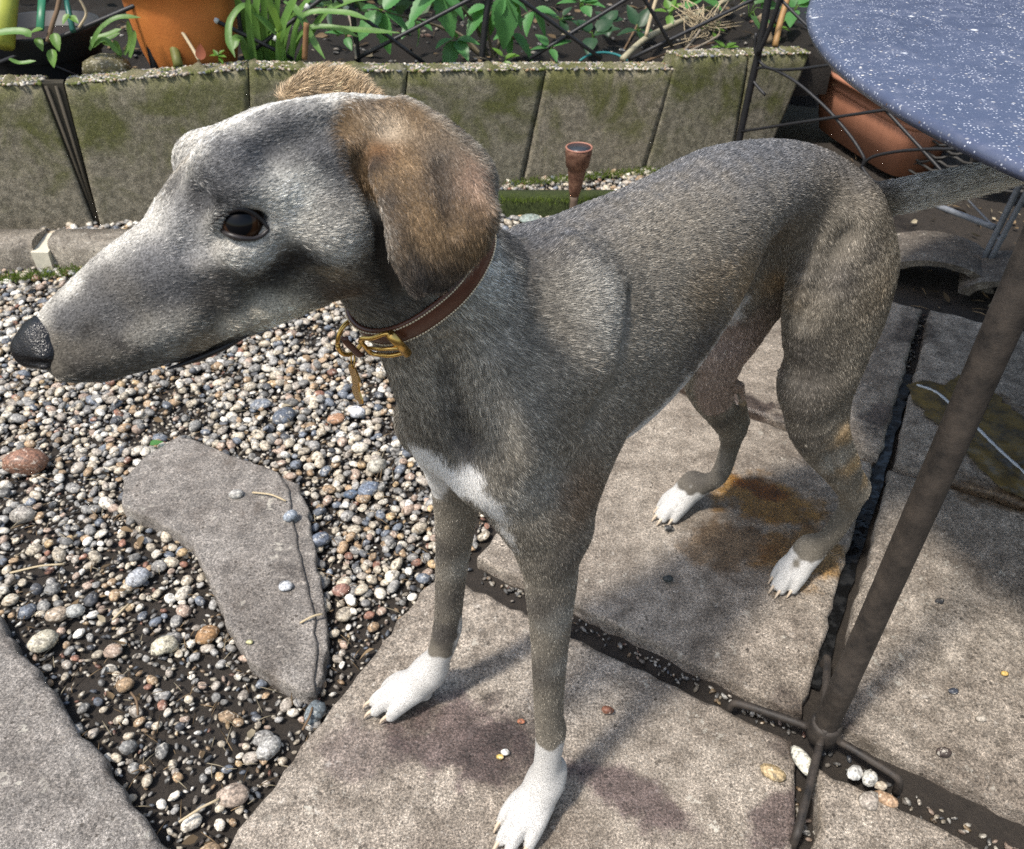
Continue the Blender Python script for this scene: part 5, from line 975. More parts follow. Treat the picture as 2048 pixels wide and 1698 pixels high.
# dabs of coat colour, some with painted highlight, sheen and crease shade: (pixel of the photograph used only to find the point on the body, radius in metres, colour, strength)
DABS = [
 (1250, 420, .11, C_BLUE, .75), (1450, 350, .10, C_BLUE, .7), (1600, 350, .07, C_BLUE, .5), (1130, 500, .06, C_BLUE, .65), (1330, 560, .07, C_MID * 1.05, .8), (1430, 480, .06, C_MID * 1.0, .7), (1600, 450, .05, C_MID * 1.1, .6),
 (1060, 560, .045, C_DARK * 1.5, .6), (1230, 620, .05, C_MID * .7, .6), (1260, 720, .06, C_MID * 1.25, .7), (1180, 820, .05, C_MID * 1.1, .5),
 (1185, 590, .024, C_PALE * .85, .6), (1205, 650, .022, C_PALE * .7, .45), (1120, 620, .03, C_MID * .7, .5), (1260, 600, .02, C_MID * .65, .5), (1330, 460, .03, C_MID * 1.2, .4), (965, 560, .022, C_PALE * 1.1, .9), (950, 640, .028, C_PALE * .9, .7), (930, 740, .026, C_PALE * .8, .7), (1000, 800, .036, C_PALE * .85, .7), (880, 660, .03, C_MID * 1.5, .6),  # pale neck and shoulder dabs: highlights painted over silvery hair
 (1060, 800, .035, C_MID * .75, .5), (1030, 690, .03, C_MID * .8, .45), (860, 760, .03, C_MID * 1.0, .6), (900, 860, .03, C_MID * .6, .6), (960, 900, .04, C_MID * .75, .5),
 (1130, 930, .05, C_MID * .85, .6), (1150, 1000, .03, C_RUST * .75, .5), (1070, 980, .03, C_PALE * .8, .55), (1000, 950, .025, C_MID * .6, .5),
 (1330, 700, .03, C_MID * 1.1, .6), (1420, 600, .03, C_TAN * .55, .5), (1500, 555, .032, C_TAN * .85, .7), (1560, 560, .022, C_TAN * 1.0, .7), (1590, 590, .015, C_TAN * 1.0, .7), (1530, 480, .03, C_MID * .9, .5),
 (1650, 520, .05, C_MID * .7, .6), (1700, 440, .03, C_MID * 1.15, .5), (1720, 520, .03, C_DARK * 2, .6), (1630, 560, .025, C_DARK * 1.6, .6), (1750, 590, .03, C_TAN * .5, .45), (1700, 600, .05, C_MID * 1.0, .6), (1750, 480, .04, C_MID * 1.2, .5),
 (1640, 680, .035, C_MID * .6, .7), (1745, 660, .025, C_MID * 1.3, .6), (1690, 560, .016, C_DARK * 2.2, .6), (1745, 500, .012, C_DARK * 2.5, .5), (1600, 700, .016, C_DARK * 2.2, .6), (1660, 400, .03, C_MID * .75, .5), (1560, 420, .03, C_MID * 1.35, .5), (1610, 790, .045, C_DARK * 2.2, .65), (1590, 880, .03, C_DARK * 2.2, .5), (1680, 800, .03, C_MID, .4), (1692, 870, .016, C_TAN * 1.0, .9), (1705, 930, .018, C_TAN * 1.1, .9), (1730, 955, .014, C_TAN * .9, .8), (1660, 960, .012, C_MID * .5, .7), (1670, 920, .02, C_PALE * .8, .5),
 (1690, 1010, .02, C_MID, .5), (1680, 1060, .03, C_MID * .55, .6), (1650, 1100, .02, C_MID * .55, .6),
 (1450, 740, .03, C_PALE * .8, .5), (1400, 700, .03, C_DARK * 2.5, .6), (1500, 680, .04, np.array([.36, .27, .23]), .7), (1480, 800, .025, C_PALE * .8, .5), (1495, 800, .012, C_TAN, .7), (1440, 850, .02, C_DARK * 2, .5), (1400, 950, .03, C_DARK * 1.6, .7), (1450, 900, .02, C_MID * .6, .6),
 # forelegs
 (910, 1060, .03, C_MID * 1.3, .6), (880, 1100, .02, C_DARK * 1.6, .6), (895, 1200, .025, C_DARK * 2.2, .5), (930, 1130, .018, C_PALE * .7, .6), (885, 1270, .022, C_DARK * 2, .8), (925, 1210, .014, C_MID * 1.2, .5),
 (1100, 1130, .03, C_MID * .6, .6), (1140, 1110, .02, C_DARK * 2, .5), (1085, 1220, .02, C_DARK * 2.0, .55), (1125, 1240, .016, C_PALE * .55, .6), (1085, 1350, .022, C_DARK * 2, .6), (1125, 1330, .014, C_PALE * .5, .55), (1060, 1060, .03, C_MID * .95, .6),
 # head
 (420, 300, .03, C_PALE * 1.5, .8), (520, 230, .035, C_PALE * 1.7, .85), (620, 200, .035, C_PALE * 1.7, .85), (700, 195, .025, C_PALE * 1.5, .7), (560, 330, .03, C_BLUE * .8, .9), (480, 350, .022, C_BLUE * .9, .85), (640, 300, .028, C_BLUE * .8, .9), (700, 260, .02, C_PALE * 1.1, .6),  # forehead: pale hair with the sheen on top painted in
 (350, 330, .012, C_DARK * 1.5, .8), (600, 420, .022, C_PALE * .95, .75), (560, 400, .015, C_PALE * 1.3, .8), (700, 430, .025, C_PALE * .85, .6), (660, 380, .02, C_MID * 1.1, .5), (680, 520, .022, C_PALE * .8, .6), (740, 400, .012, C_PALE * 1.2, .7), (760, 470, .014, C_DARK * 1.2, .8), (770, 540, .02, C_DARK * 1.2, .8), (730, 560, .018, C_MID * .8, .6),
 (400, 420, .012, C_PALE * 1.0, .7), (430, 390, .010, C_DARK * 1.2, .75), (395, 400, .009, C_DARK * 1.6, .6), (470, 500, .014, C_PALE * .95, .75), (400, 480, .012, C_PALE * .7, .6), (560, 540, .014, C_DARK * .95, .95), (590, 515, .012, C_DARK * .95, .9), (530, 560, .012, C_DARK * 1.2, .7), (500, 545, .010, C_MID * .8, .5), (450, 590, .014, C_DARK * 1.6, .7), (380, 590, .012, C_DARK * 1.8, .6), (310, 590, .010, C_DARK * 1.4, .75), (285, 605, .007, C_RUST * .5, .6),
 (650, 575, .014, C_RUST * .45, .8), (610, 590, .010, C_RUST * .5, .6), (660, 545, .010, C_TAN * .9, .6), (560, 620, .020, np.array([.50, .43, .31]), .85), (620, 605, .016, np.array([.46, .40, .30]), .75), (500, 640, .018, np.array([.52, .46, .36]), .85), (470, 665, .008, C_DARK, .0),
 (330, 480, .022, C_BLUE * 2.2, .6), (230, 560, .02, C_BLUE * 1.6, .7), (160, 610, .018, C_BLUE * 1.2, .7), (230, 500, .012, C_PALE * 1.3, .8), (150, 570, .011, C_PALE * 1.3, .8), (300, 440, .014, C_PALE * 1.2, .7), (80, 630, .010, C_PALE * 1.1, .7),
 (250, 630, .022, C_MID * 1.15, .7), (300, 680, .022, C_PALE * .40, .75), (380, 650, .02, C_PALE * .42, .7), (430, 620, .016, C_MID * .8, .6), (200, 700, .018, C_MID * .85, .7), (150, 700, .014, C_MID * .7, .7), (260, 740, .014, C_MID * .55, .7), (190, 750, .012, C_MID * .6, .7), (400, 690, .012, C_TAN * .7, .5),
 (880, 720, .045, C_MID * 1.5, .55),
]
DABS += [(560, 538, .013, C_DARK * .8, .85), (595, 512, .011, C_DARK * .8, .85), (525, 562, .012, C_DARK, .7), (455, 590, .013, C_DARK * 1.2, .65), (385, 588, .011, C_DARK * 1.2, .6), (318, 585, .010, C_DARK, .75), (650, 577, .012, C_DARK * 1.1, .75), (690, 590, .012, C_RUST * .5, .6),
 (432, 385, .009, C_DARK, .85), (398, 398, .008, C_DARK, .75), (352, 335, .010, C_DARK, .85), (345, 370, .010, C_DARK * 1.4, .7), (540, 475, .006, C_DARK, .6), (610, 315, .024, C_BLUE * .6, .75), (520, 335, .018, C_BLUE * .7, .7), (690, 310, .016, C_BLUE * .6, .7), (430, 350, .014, C_BLUE * .9, .6), (380, 420, .012, C_BLUE * .9, .5), (280, 540, .016, C_BLUE * .9, .6), (210, 590, .014, C_BLUE * .8, .7),
 (240, 600, .016, C_MID * .6, .5), (200, 640, .014, C_BLUE * .8, .6), (150, 690, .013, C_MID * .45, .7), (130, 640, .009, C_BLUE * .8, .6), (250, 745, .012, C_MID * .5, .6), (170, 745, .010, C_DARK * 1.3, .6), (330, 560, .014, C_BLUE * 1.0, .45), (240, 690, .004, C_DARK, .8), (172, 660, .003, C_DARK, .7), (275, 700, .003, C_DARK, .6),
 (345, 733, .0065, C_DARK * .6, .9), (375, 722, .0065, C_DARK * .6, .95), (405, 711, .0065, C_DARK * .5, .98), (435, 697, .0065, C_DARK * .5, .98), (462, 685, .006, C_DARK * .5, .98), (490, 672, .006, C_DARK * .6, .9), (300, 745, .005, C_DARK, .6), (580, 385, .012, np.array([.62, .60, .54]), .75), (520, 500, .012, np.array([.55, .53, .48]), .55), (540, 640, .012, np.array([.60, .54, .43]), .7), (470, 655, .008, np.array([.58, .52, .42]), .6),
 (720, 330, .010, C_DARK * 1.2, .6), (765, 520, .018, C_DARK, .75), (770, 590, .018, C_DARK * 1.2, .7), (820, 620, .014, C_DARK * 1.3, .6), (892, 740, .010, C_DARK * 1.6, .6), (910, 810, .012, C_DARK * 1.6, .6), (935, 870, .014, C_DARK * 1.6, .6)]  # dark dabs under the ear and along the neck groove: painted crease shade
EAR_DABS = [(800, 330, .030, C_TAN * .72, .9), (850, 400, .034, C_TAN * .55, .9), (830, 500, .030, C_TAN * .52, .85), (900, 520, .028, C_TAN * .42, .8), (930, 400, .026, C_TAN * .48, .85), (862, 575, .024, C_DARK * 2.2, .9), (820, 550, .018, C_DARK * 1.8, .85), (900, 550, .016, C_DARK * 3, .7), (840, 520, .014, C_DARK * 4, .5),
 (775, 262, .013, np.array([.75, .66, .52]), .95), (755, 300, .010, C_RUST * 1.2, .8), (745, 330, .009, C_DARK * 1.3, .9), (775, 400, .009, C_DARK * 1.4, .9), (785, 460, .009, C_DARK * 2, .8), (880, 330, .011, C_DARK * 2.2, .75), (893, 380, .010, C_DARK * 1.8, .8), (905, 440, .009, C_DARK * 2.2, .7), (915, 300, .014, C_MID * .8, .7), (870, 280, .014, C_MID * .9, .6),  # pale ear-top spot is painted sunlight; dark leading-edge dabs are painted shade
 (965, 360, .014, np.array([.50, .36, .29]), .8), (985, 400, .010, np.array([.55, .42, .32]), .8), (945, 480, .016, C_TAN * .6, .7), (845, 460, .012, C_TAN * .9, .6), (875, 490, .009, C_TAN * .95, .5), (870, 350, .012, C_DARK * 1.5, .6), (820, 330, .007, C_TAN * 1.1, .5)]
def smoothstep(x): x = np.clip(x, 0, 1); return x * x * (3 - 2 * x)
_dab = [(fd.hit(p[0], p[1]), *p[2:]) for p in DABS]; _edab = [(fd.hit(p[0], p[1]), *p[2:]) for p in EAR_DABS]
PAWZ = [(D(-.05, .1, 0), .142, .02), (D(-.06, -.1, 0), .108, .02), (D(.49, .09, 0), .052, .02), (D(.49, -.13, 0), .052, .02)]
def wob(P, s, ph=0): return np.sin(P[:, 0] * s + ph) * np.sin(P[:, 1] * s * 1.13 + 1.7 + ph) * np.sin(P[:, 2] * s * .93 + .6) + .5 * np.sin(P[:, 0] * s * 2.3 + 2) * np.sin(P[:, 2] * s * 2.1 + P[:, 1] * s)
def coat(P, N):
    n = len(P); c = np.tile(C_MID, (n, 1)); lat = ((P - DO) @ DL); a = (P - DO) @ DB; z = P[:, 2]
    c = c * (1 + .28 * wob(P, 60)[:, None] * .7)
    back = smoothstep((N[:, 2] - .25) / .6) * (np.abs(lat) < .14) * (z > .5) * (a > -.02); c = c * (1 - .6 * back[:, None]) + C_BLUE * .6 * back[:, None]
    head = ((P - HO) @ HF > -.03) & (np.linalg.norm(P - H(.1, 0, -.04), axis=1) < .17)
    earm = smoothstep((.036 - EA(P)) / .010) * (((P - HO) @ HL) > .016)
    jit = 1 + .22 * wob(P, 150, 1.1)
    for q, r, col, st in _dab:
        d = np.linalg.norm(P - q, axis=1) / (r * 1.35) * jit; w = (min(1, st * 1.1) * np.exp(-1.3 * d ** 3))[:, None]; c = c * (1 - w) + col * w
    for q, r, col, st in _dab:                     # the same markings on the far side of the head
        rel = q - HO
        if rel @ HF > .02 and np.linalg.norm(q - H(.1, 0, -.04)) < .16:
            m = q - 2 * HL * (rel @ HL); d = np.linalg.norm(P - m, axis=1) / (r * 1.35) * jit; w = (st * .9 * np.exp(-1.6 * d * d) * ((P - HO) @ HL < 0))[:, None]; c = c * (1 - w) + col * w
    e = np.tile(C_TAN * .42, (n, 1))
    for q, r, col, st in _edab:
        d = np.linalg.norm(P - q, axis=1) / (r * 1.25) * jit; w = (st * np.exp(-1.6 * d * d))[:, None]; e = e * (1 - w) + col * w
    c = c * (1 - earm[:, None]) + e * np.array([.66, .60, .55]) * earm[:, None]
    fe = smoothstep((.032 - segdist(P, at_depth(590, 178, .558), at_depth(745, 195, .54))) / .012) * ((P - HO) @ HL < .0)
    tn = np.tile(np.array([.42, .31, .19]), (n, 1)); c = c * (1 - fe[:, None]) + tn * fe[:, None]
    # white: paws, chest, belly line, the rear of the near pasterns
    wj = wob(P, 120, .4) * .009
    w = np.zeros(n)
    for q, h, _ in PAWZ:
        dd = np.linalg.norm((P - q)[:, :2], axis=1); w = np.maximum(w, smoothstep((h - z + wj) / .008) * (dd < .13))
    for (q0, q1, r0, r1) in ((CHW[0], CHW[1], .022, .024), (CHW[1], CHW[2], .024, .021), (CHW[2], CHW[3], .021, .013), (CHW[3], CHW[4], .013, .009), (CHW[4], CHW[5], .009, .006), (CHW[0], CHW[6], .022, .026)):
        ab = q1 - q0; tt = np.clip(((P - q0) @ ab) / (ab @ ab), 0, 1); w = np.maximum(w, smoothstep((r0 + (r1 - r0) * tt - np.linalg.norm(P - q0 - tt[:, None] * ab, axis=1) + wj * .7) / .008))
    tl_ = smoothstep((a - .535) / .05) * (z > .50) * (z < .70); c = c * (1 - .85 * tl_[:, None]) + np.array([.80, .78, .74]) * .85 * tl_[:, None]  # tail paled in colour to offset the shade under the table
    it_ = smoothstep(((N @ DL) - .15) / .4) * (lat < -.015) * (lat > -.12) * (a > .30) * (a < .50) * (z > .27) * (z < .62); c = c * (1 - .75 * it_[:, None]) + np.array([.42, .32, .275]) * .75 * it_[:, None]
    w = np.maximum(w, .9 * smoothstep((-.12 - N[:, 2] + wj * 20) / .3) * (a > -.005) * (a < .23) * (z > .40) * (z < .60) * (lat > 0) * (lat < .082) * smoothstep((.085 - (z - (.452 + .62 * np.clip(a, 0, .25) ** 1.25))) / .03) * smoothstep((.030 - (z - (.452 + .55 * np.clip(a, 0, .25)))) / .012))
    w = np.maximum(w, smoothstep((-.50 - N[:, 2]) / .2) * ((z > .40) & (a > -.06) & (a < .27) & (np.abs(lat) < .05)) * .95)
    w = np.maximum(w, smoothstep((.0085 - segdist(P, WST, WST2) + wj * .5) / .006))
    w = np.maximum(w, .9 * smoothstep((.022 - np.linalg.norm(P - FLK, axis=1) + wj) / .012))
    c = c * (1 - w[:, None]) + C_WHITE * w[:, None]
    return np.clip(c, .012, .88), w
CHW = [fd.hit(850, 915), fd.hit(890, 955), fd.hit(938, 968), fd.hit(975, 1005), fd.hit(1003, 1050), fd.hit(1032, 1100), fd.hit(852, 968)]
WST, WST2 = fd.hit(922, 1235), fd.hit(908, 1320); FLK = fd.hit(1470, 625)
dc, dw = coat(DV, DN)
dog = empty('dog', (float(DO[0]), float(DO[1]), 0), 'slender grey brindle hound with white paws and chest standing on the patio', 'dog')
bS = NB('dog_skin'); bS.set(col=bS.mix(1.0, bS.attr('coat'), bS.ramp(bS.noise(1100, 2, .6), [(.38, .32), (.6, .90)]), 'MULTIPLY'), rough=.8, spec=.15); bS.bump(bS.noise(900, 3, .6), .35, .0008)
dbody = link('body', mesh_np('dog_body', DV, DF, True, {'coat': ('POINT', dc)}), bS.m, dog)
# ---- hair strands
def scatter(n_target):
    q = DV[DF]; A = .5 * (np.linalg.norm(np.cross(q[:, 1] - q[:, 0], q[:, 2] - q[:, 0]), axis=1) + np.linalg.norm(np.cross(q[:, 2] - q[:, 0], q[:, 3] - q[:, 0]), axis=1))
    ctr = q.mean(1); dist = np.linalg.norm(ctr - EYE0, axis=1); nn = DN[DF].mean(1); face = ((EYE0 - ctr) * nn).sum(1) / dist
    dens = A / np.clip(dist, .35, 1.6) ** 1.7 * np.where(face > -.25, 1.0, .35)
    k = RNG.choice(len(DF), n_target, p=dens / dens.sum()); u, v = RNG.random((2, n_target, 1)); q = q[k]
    P = (q[:, 0] * (1 - u) + q[:, 1] * u) * (1 - v) + (q[:, 3] * (1 - u) + q[:, 2] * u) * v
    m = DN[DF[k]]; N = (m[:, 0] * (1 - u) + m[:, 1] * u) * (1 - v) + (m[:, 3] * (1 - u) + m[:, 2] * u) * v
    return P, N / np.linalg.norm(N, axis=1)[:, None]
NH = 640000
HP, HN = scatter(NH)
keep = np.ones(NH, bool)
for sg in (1, -1):
    keep &= np.linalg.norm(HP - EYES[sg], axis=1) > .0150
    rel = HP - EYES[sg]; keep &= ~((np.abs(rel @ HF - .0105) < .0085) & (np.abs(rel @ HU + .001) < .0035) & (np.linalg.norm(rel, axis=1) < .024))
keep &= ~(((HP - HO) @ HF + ((HP - HO) @ HU + .05) * -.25 > .2155) & ((HP - HO) @ HU > -.070))
keep &= ~((np.abs((HP - cc) @ cn) < .0085) & (np.linalg.norm(HP - cc, axis=1) < .10) & (EA(HP) > .036) & ((HP - HO) @ HU < -.03))
HP, HN = HP[keep], HN[keep]; NH = len(HP)
hc, hw = coat(HP + RNG.normal(size=HP.shape) * .0022, HN)
HT, HLn, hear, hfe = flow(HP, HN)
r1, r2, r3, r4 = RNG.random((4, NH)); g1, g2 = RNG.normal(size=(2, NH))
# salt and pepper: pale-banded hairs among dark ones
f = np.where(r1 < .36, .40 + .25 * r2, np.where(r1 < .80, .75 + .5 * r2, 1.35 + .75 * r2))
f = f * (1 - hw) + hw * (.9 + .15 * r2)
hcol = np.clip(hc * f[:, None], .008, .86)
pale = ((r1 >= .80) & (hw < .3))[:, None]; hcol = np.where(pale, hcol * .86 + .14 * np.array([.42, .39, .34]) * np.clip(hc.mean(1) / .16, .25, 1.3)[:, None], hcol)
L = HLn * .66 * (.7 + .55 * r3) * (1 - .25 * hw); tail_under = smoothstep((((HP - DO) @ DB) - .55) / .1) * (HN[:, 2] < -.1) * (HP[:, 2] > .45) * (HP[:, 2] < .68); L = L * (1 + 1.4 * tail_under)
ck = np.floor((HP + .0012 * np.sin(HP[:, ::-1] * 900)) / .0034).astype(np.int64); hsh = ((ck[:, 0] * 73856093) ^ (ck[:, 1] * 19349663) ^ (ck[:, 2] * 83492791)) % 1000 / 1000.0
hcol = np.clip(hcol * (1 + (hsh[:, None] - .5) * .75 * (1 - hw[:, None])), .006, .88)
hcol = hcol * (1 - .6 * tail_under[:, None]) + np.array([.80, .77, .70]) * .6 * tail_under[:, None]
Bv = np.cross(HN, HT); side = (.13 * g1 + .20 * wob(HP, 45, 2.2))[:, None]
T1 = HT + Bv * side; T1 /= np.linalg.norm(T1, axis=1)[:, None]
lift = (np.where(hfe > .4, .26, np.where(hear > .5, .16, .25)) + .10 * g2)[:, None]; lift = np.clip(lift, .08, 1.0)
base = HP - HN * .0006; l = L[:, None]
p1 = base + l * (.36 * T1 + .36 * lift * HN); p2 = base + l * (.70 * T1 + .55 * lift * HN); p3 = base + l * (1.0 * T1 + .58 * lift * HN + .03 * Bv * g2[:, None] - DZ * .05)
pts = np.stack([base, p1, p2, p3], 1).astype(np.float32)
dist = np.linalg.norm(HP - EYE0, axis=1); rad = (.000125 * np.clip(dist / .5, .8, 2.3) * (.8 + .4 * r4))[:, None] * np.array([1.0, .95, .72, .2])[None]
hcv = bpy.data.hair_curves.new('coat'); hcv.add_curves([4] * NH)
hcv.attributes['position'].data.foreach_set('vector', pts.ravel())
ra = hcv.attributes.get('radius') or hcv.attributes.new('radius', 'FLOAT', 'POINT'); ra.data.foreach_set('value', rad.astype(np.float32).ravel())
ca = hcv.attributes.new('tint', 'FLOAT_COLOR', 'CURVE'); ca.data.foreach_set('color', np.c_[hcol, np.ones(NH)].astype(np.float32).ravel())
bH = NB('dog_hair'); hi = bH.n('ShaderNodeHairInfo')
tipf = bH.ramp(hi.outputs['Intercept'], [(0, .62), (.45, 1.0), (1, 1.2)])
bH.set(col=bH.mix(1.0, bH.attr('tint'), tipf, 'MULTIPLY'), rough=.42, spec=.42)
coat_o = bpy.data.objects.new('fur', hcv); COL.objects.link(coat_o); hcv.materials.append(bH.m); coat_o.parent = dog; coat_o.location = -dog.location
# ---- eyes, lids
for sg in (1, -1):
    e = EYES[sg]; bmx = bmesh.new(); bmesh.ops.create_uvsphere(bmx, u_segments=40, v_segments=28, radius=EYER)
    vc = EYE0 - EYES[1]; vc /= np.linalg.norm(vc); gaze = vc * .90 + HF * .22 + HU * .06; gaze = gaze if sg > 0 else gaze - 2 * HL * (gaze @ HL); gaze /= np.linalg.norm(gaze)
    me = bm_mesh('eyeball', bmx, True)
    be = NB('eye_colour_' + ('a' if sg > 0 else 'b')); vm = be.n('ShaderNodeVectorMath'); vm.operation = 'DOT_PRODUCT'; be.L(be.co('Object'), vm.inputs[0]); vm.inputs[1].default_value = tuple(gaze / EYER)
    d = be.math('ADD', vm.outputs['Value'], be.math('MULTIPLY', be.noise(500, 3), .02))
    d = be.math('MULTIPLY', be.math('ADD', d, 1), .5)
    be.set(col=be.ramp(d, [(.0, (.30, .22, .20)), (.50, (.22, .15, .13)), (.56, (.012, .008, .006)), (.72, (.020, .010, .005)), (.86, (.038, .016, .007)), (.895, (.02, .010, .005)), (.905, (.004, .004, .005)), (1, (.003, .003, .004))]), rough=.05, spec=.18)
    o = link('eye', me, be.m, dog); o.location = Vector(e) - dog.location
lidm = plain('eyelid_skin', (.022, .018, .018), .38, nscale=300, bump=.2, bdist=.0003)
def lidpts(px): 
    out = []
    for (x, y) in px:
        r = ray(x, y); r = r / np.linalg.norm(r); oc = EYE0 - EYES[1]; b = oc @ r; c = oc @ oc - (EYER + .0006) ** 2; ds = b * b - c; h = fd.hit(x, y) 
        p = EYE0 + r * (-b - math.sqrt(ds)) if ds > 0 else h
        out.append(p if np.linalg.norm(p - EYE0) < np.linalg.norm(h - EYE0) else h)
    return np.array(out)
LIDU = lidpts([(422, 449), (438, 432), (456, 424), (478, 417), (502, 424), (523, 440), (538, 458)])
LIDD = lidpts([(422, 449), (440, 458), (458, 469), (482, 476), (506, 477), (525, 470), (538, 458)])
for sg in (1, -1):
    for nm, Q, r in (('upper_eyelid', LIDU, .0020), ('lower_eyelid', LIDD, .0020)):
        Q2 = Q if sg > 0 else Q - 2 * np.outer((Q - HO) @ HL, HL); C = catmull(Q2, 5); k = np.linspace(0, 1, len(C))
        tube(nm, C, r * (.35 + .45 * np.sin(k * math.pi) ** .6), lidm, dog, 8)
# ---- lip edge
LIP = np.array([fd.hit(*q) for q in ((335, 738), (370, 726), (405, 713), (440, 698), (470, 683), (495, 671))]); LIP = LIP + (EYE0 - LIP) / np.linalg.norm(EYE0 - LIP, axis=1)[:, None] * .0010; lk = catmull(LIP, 4); lw = .0004 + .0018 * np.sin(np.linspace(.15, 2.9, len(lk)))
for sg in (1, -1): tube('lip', lk if sg > 0 else lk - 2 * np.outer((lk - HO) @ HL, HL), lw, lidm, dog, 8)
# ---- nose
nf = Field(H(.208, 0, -.053) - .034, H(.208, 0, -.053) + .034, .0008)
nf.chain([H(.2070, 0, -.0515), H(.2155, 0, -.0520), H(.2245, 0, -.0550)], [(.0122, .0098), (.0158, .0130), (.0122, .0114)], HL, k=.004)
for sg in (1, -1):
    nf.chain([H(.2205, .0085 * sg, -.0565), H(.2190, .0125 * sg, -.0590)], [(.0075, .0095), (.0066, .0085)], HL, k=.004)
    nf.chain([H(.2365, .0060 * sg, -.0560), H(.2305, .0122 * sg, -.0585), H(.2190, .0205 * sg, -.0625)], [.0022, .0028, .0019], HL, k=.002, op='sub')
nf.chain([H(.2385, 0, -.050), H(.2375, 0, -.062), H(.2310, 0, -.072)], [.0010, .0012, .0012], HL, k=.002, op='sub')
nV, nF = nf.nets(); nV = smooth(nV, nF, 2, .4)
bN = NB('nose_leather'); bN.set(col=(.007, .0065, .0075), rough=.26, spec=.38); bN.bump(bN.vor(1100), .6, .0006)
link('nose', mesh_np('nose', nV, nF[:, ::-1] if np.mean(((nV - nV.mean(0)) * vnormals(nV, nF)).sum(1)) < 0 else nF, True), bN.m, dog)
# ---- claws
clm = plain('claw_horn', (.50, .40, .30), .35, nscale=200, bump=.1)
for p, d in CLAWS:
    d = d / np.linalg.norm(d); p = np.asarray(p); C = np.array([p - d * .004 + DZ * .002, p + d * .005 + DZ * .003, p + d * .011 + DZ * .001, p + d * .0140 - DZ * .003]); C[:, 2] = np.maximum(C[:, 2], .0022)
    tube('claw', catmull(C, 3), np.linspace(.0032, .0009, 10), clm, dog, 8)
# ---- collar
def ring(off, nz): return cc + (cu * np.cos(CA)[:, None] + cv * np.sin(CA)[:, None]) * (CRAD + off)[:, None] + cn * nz
collar = empty('dog_collar', tuple(map(float, cc)), 'brown leather dog collar with brass buckle around the neck of the hound', 'collar')
prof = [(.0005, -.0085), (.0030, -.0095), (.0042, -.0080), (.0042, .0080), (.0030, .0095), (.0005, .0085)]
RV = np.vstack([ring(a, b) for a, b in prof]); nA = len(CA); RF = []
for i in range(len(prof)):
    for j in range(nA): RF.append((i * nA + j, i * nA + (j + 1) % nA, ((i + 1) % len(prof)) * nA + (j + 1) % nA, ((i + 1) % len(prof)) * nA + j))
bL = NB('collar_leather'); bL.set(col=bL.mix(bL.noise(70, 5), (.050, .016, .009), (.125, .045, .024)), rough=.36, spec=.45); bL.bump(bL.noise(500, 4), .3, .0004)
strap = link('strap', mesh_np('strap', RV, np.array(RF), True), bL.m, collar)
thread = plain('cream_thread', (.62, .52, .36), .8, nscale=300)
sV, sF = [], []
A2 = np.linspace(0, 2 * math.pi, 150, endpoint=False); rr = np.interp(A2, np.r_[CA, 2 * math.pi], np.r_[CRAD, CRAD[0]])
for nz in (-.0072, .0072):
    Pn = cc + (cu * np.cos(A2)[:, None] + cv * np.sin(A2)[:, None]) * (rr + .0044)[:, None] + cn * nz
    for i in range(150):
        q0, q1 = Pn[i], Pn[(i + 1) % 150]; v, f_ = tube_np([q0 * .86 + q1 * .14, (q0 + q1) / 2, q0 * .14 + q1 * .86], [.0005, .0007, .0005], 5)
        o_ = sum(len(x) for x in sV); sV.append(v); sF += [tuple(k + o_ for k in g) for g in f_]
tag(link('stitching', mesh_np('stitching', np.vstack(sV), sF), thread, strap), kind='stuff')
brass = NB('brass'); brass.set(col=brass.mix(brass.noise(120, 4), (.52, .30, .075), (.78, .52, .17)), rough=.30, metal=1.0); brass.bump(brass.noise(400, 3), .12, .0003); brass = brass.m
def onring(px, py):
    d = [np.linalg.norm(q - at_plane(px, py, cc, cn)) for q in ring(.005, 0)]; return int(np.argmin(d))
def frame(i, off=.006):
    R_ = ring(off, 0); p = R_[i]; t = R_[(i + 1) % nA] - R_[i - 1]; t /= np.linalg.norm(t); n = np.cross(t, cn); n = n if n @ (p - cc) > 0 else -n; return p, t, n
ib = onring(775, 668); p, t, n = frame(ib)
if t @ np.array([1.0, 0, 0]) < 0: t = -t
Q = [p - t * .017 + cn * .010, p - t * .017 - cn * .010, p + t * .010 - cn * .0125, p + t * .010 + cn * .0125]
BC = []
for k in range(4):
    a_, b_ = Q[k], Q[(k + 1) % 4]; BC += [a_ * .86 + b_ * .14 + n * .003, a_ * .5 + b_ * .5 + n * (.0045 if k in (1, 3) else .003), a_ * .14 + b_ * .86 + n * .003]
BC.append(BC[0]); bk = tube('buckle', catmull(BC, 4), .0017, brass, collar, 8)
tube('roller', np.array([p + t * .0105 + n * .004 - cn * .0125, p + t * .0105 + n * .004, p + t * .0105 + n * .004 + cn * .0125]), .0034, brass, bk, 14)
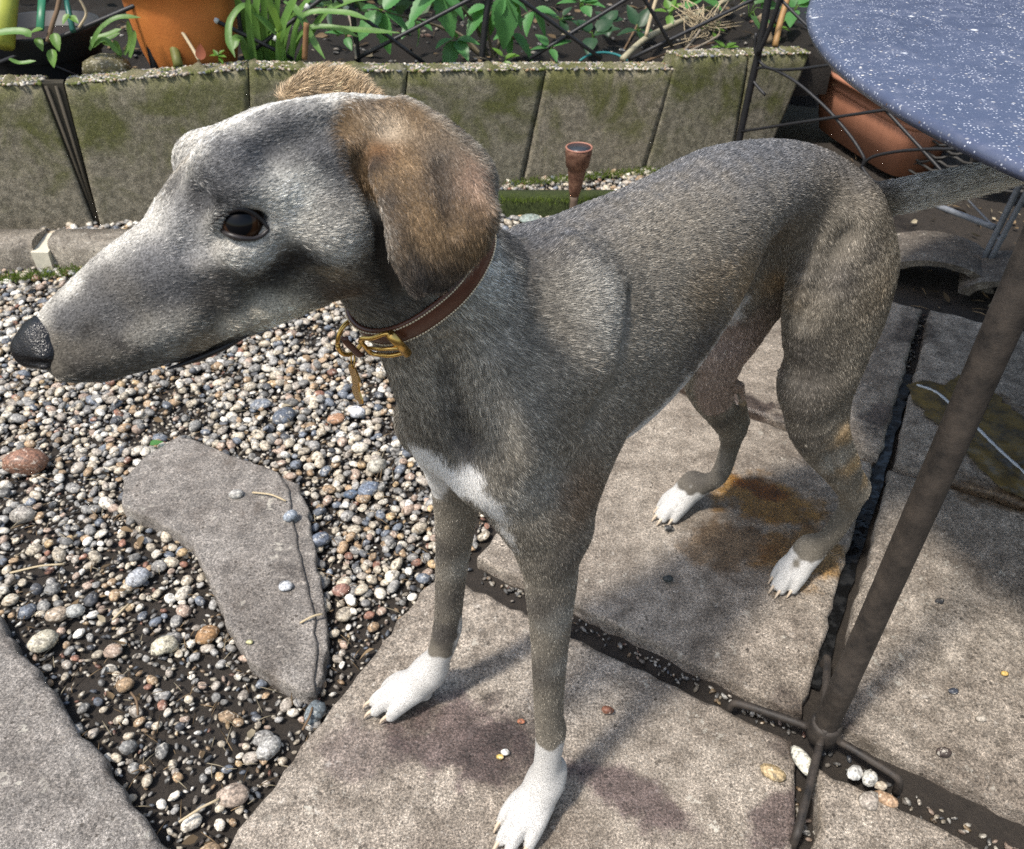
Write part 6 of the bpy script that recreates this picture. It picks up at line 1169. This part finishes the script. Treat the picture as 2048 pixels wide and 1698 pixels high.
tube('prong', np.array([p - t * .015 + n * .004, p - t * .004 + n * .0062, p + t * .0105 + n * .0075]), .0014, brass, bk, 8)
tube('keeper_loop', catmull([p - t * .028 + cn * .0115 + n * .0, p - t * .028 + cn * .0095 + n * .0022, p - t * .028 + n * .0025, p - t * .028 - cn * .0095 + n * .0022, p - t * .028 - cn * .0115], 4), .0026, bL.m, collar, 8, flat=.5)
idr = onring(705, 655); p, t, n = frame(idr, .004)
if t @ np.array([1.0, 0, 0]) < 0: t = -t
a_ = np.linspace(0, 2 * math.pi, 33); w_ = -cn * .75 - DZ * .55 + n * .5; w_ /= np.linalg.norm(w_); e1_ = t * .35 + n * .9; e1_ -= w_ * (e1_ @ w_); e1_ /= np.linalg.norm(e1_)
RC = p + w_ * .010 + n * .003 + np.outer(np.cos(a_), e1_) * .0125 + np.outer(np.sin(a_), w_) * .0150
tube('d_ring', RC, .0017, brass, collar, 8)
lo_ = RC[np.argmin(RC[:, 2])]; rc2 = lo_ + np.outer(np.cos(a_), t * .8 + n * .5) * .0055 + np.outer(np.sin(a_), DZ) * .0065 - DZ * .005
tube('split_ring', rc2, .0007, brass, collar, 6)
tg = rc2[np.argmin(rc2[:, 2])]; tx = camvec(.42, .12, -.75); tx -= DZ * tx[2]; tx /= np.linalg.norm(tx); tn_ = np.cross(tx, DZ)
prof2 = [(-.0035, 0), (-.0085, -.004), (-.0095, -.009), (-.0060, -.0135), (-.0058, -.0215), (-.0095, -.026), (-.0085, -.031), (-.0035, -.0345), (0, -.033), (.0035, -.0345), (.0085, -.031), (.0095, -.026), (.0058, -.0215), (.0060, -.0135), (.0095, -.009), (.0085, -.004), (.0035, 0), (0, -.0015)]
PV = [tg + tx * x_ + DZ * (z_ + .002) + tn_ * s_ for s_ in (-.0007, .0007) for x_, z_ in prof2]; m_ = len(prof2)
PF = [tuple(range(m_)), tuple(range(2 * m_ - 1, m_ - 1, -1))] + [(k, (k + 1) % m_, m_ + (k + 1) % m_, m_ + k) for k in range(m_)]
link('name_tag', mesh_np('name_tag', PV, PF), brass, collar)
print('HAIRS', NH)
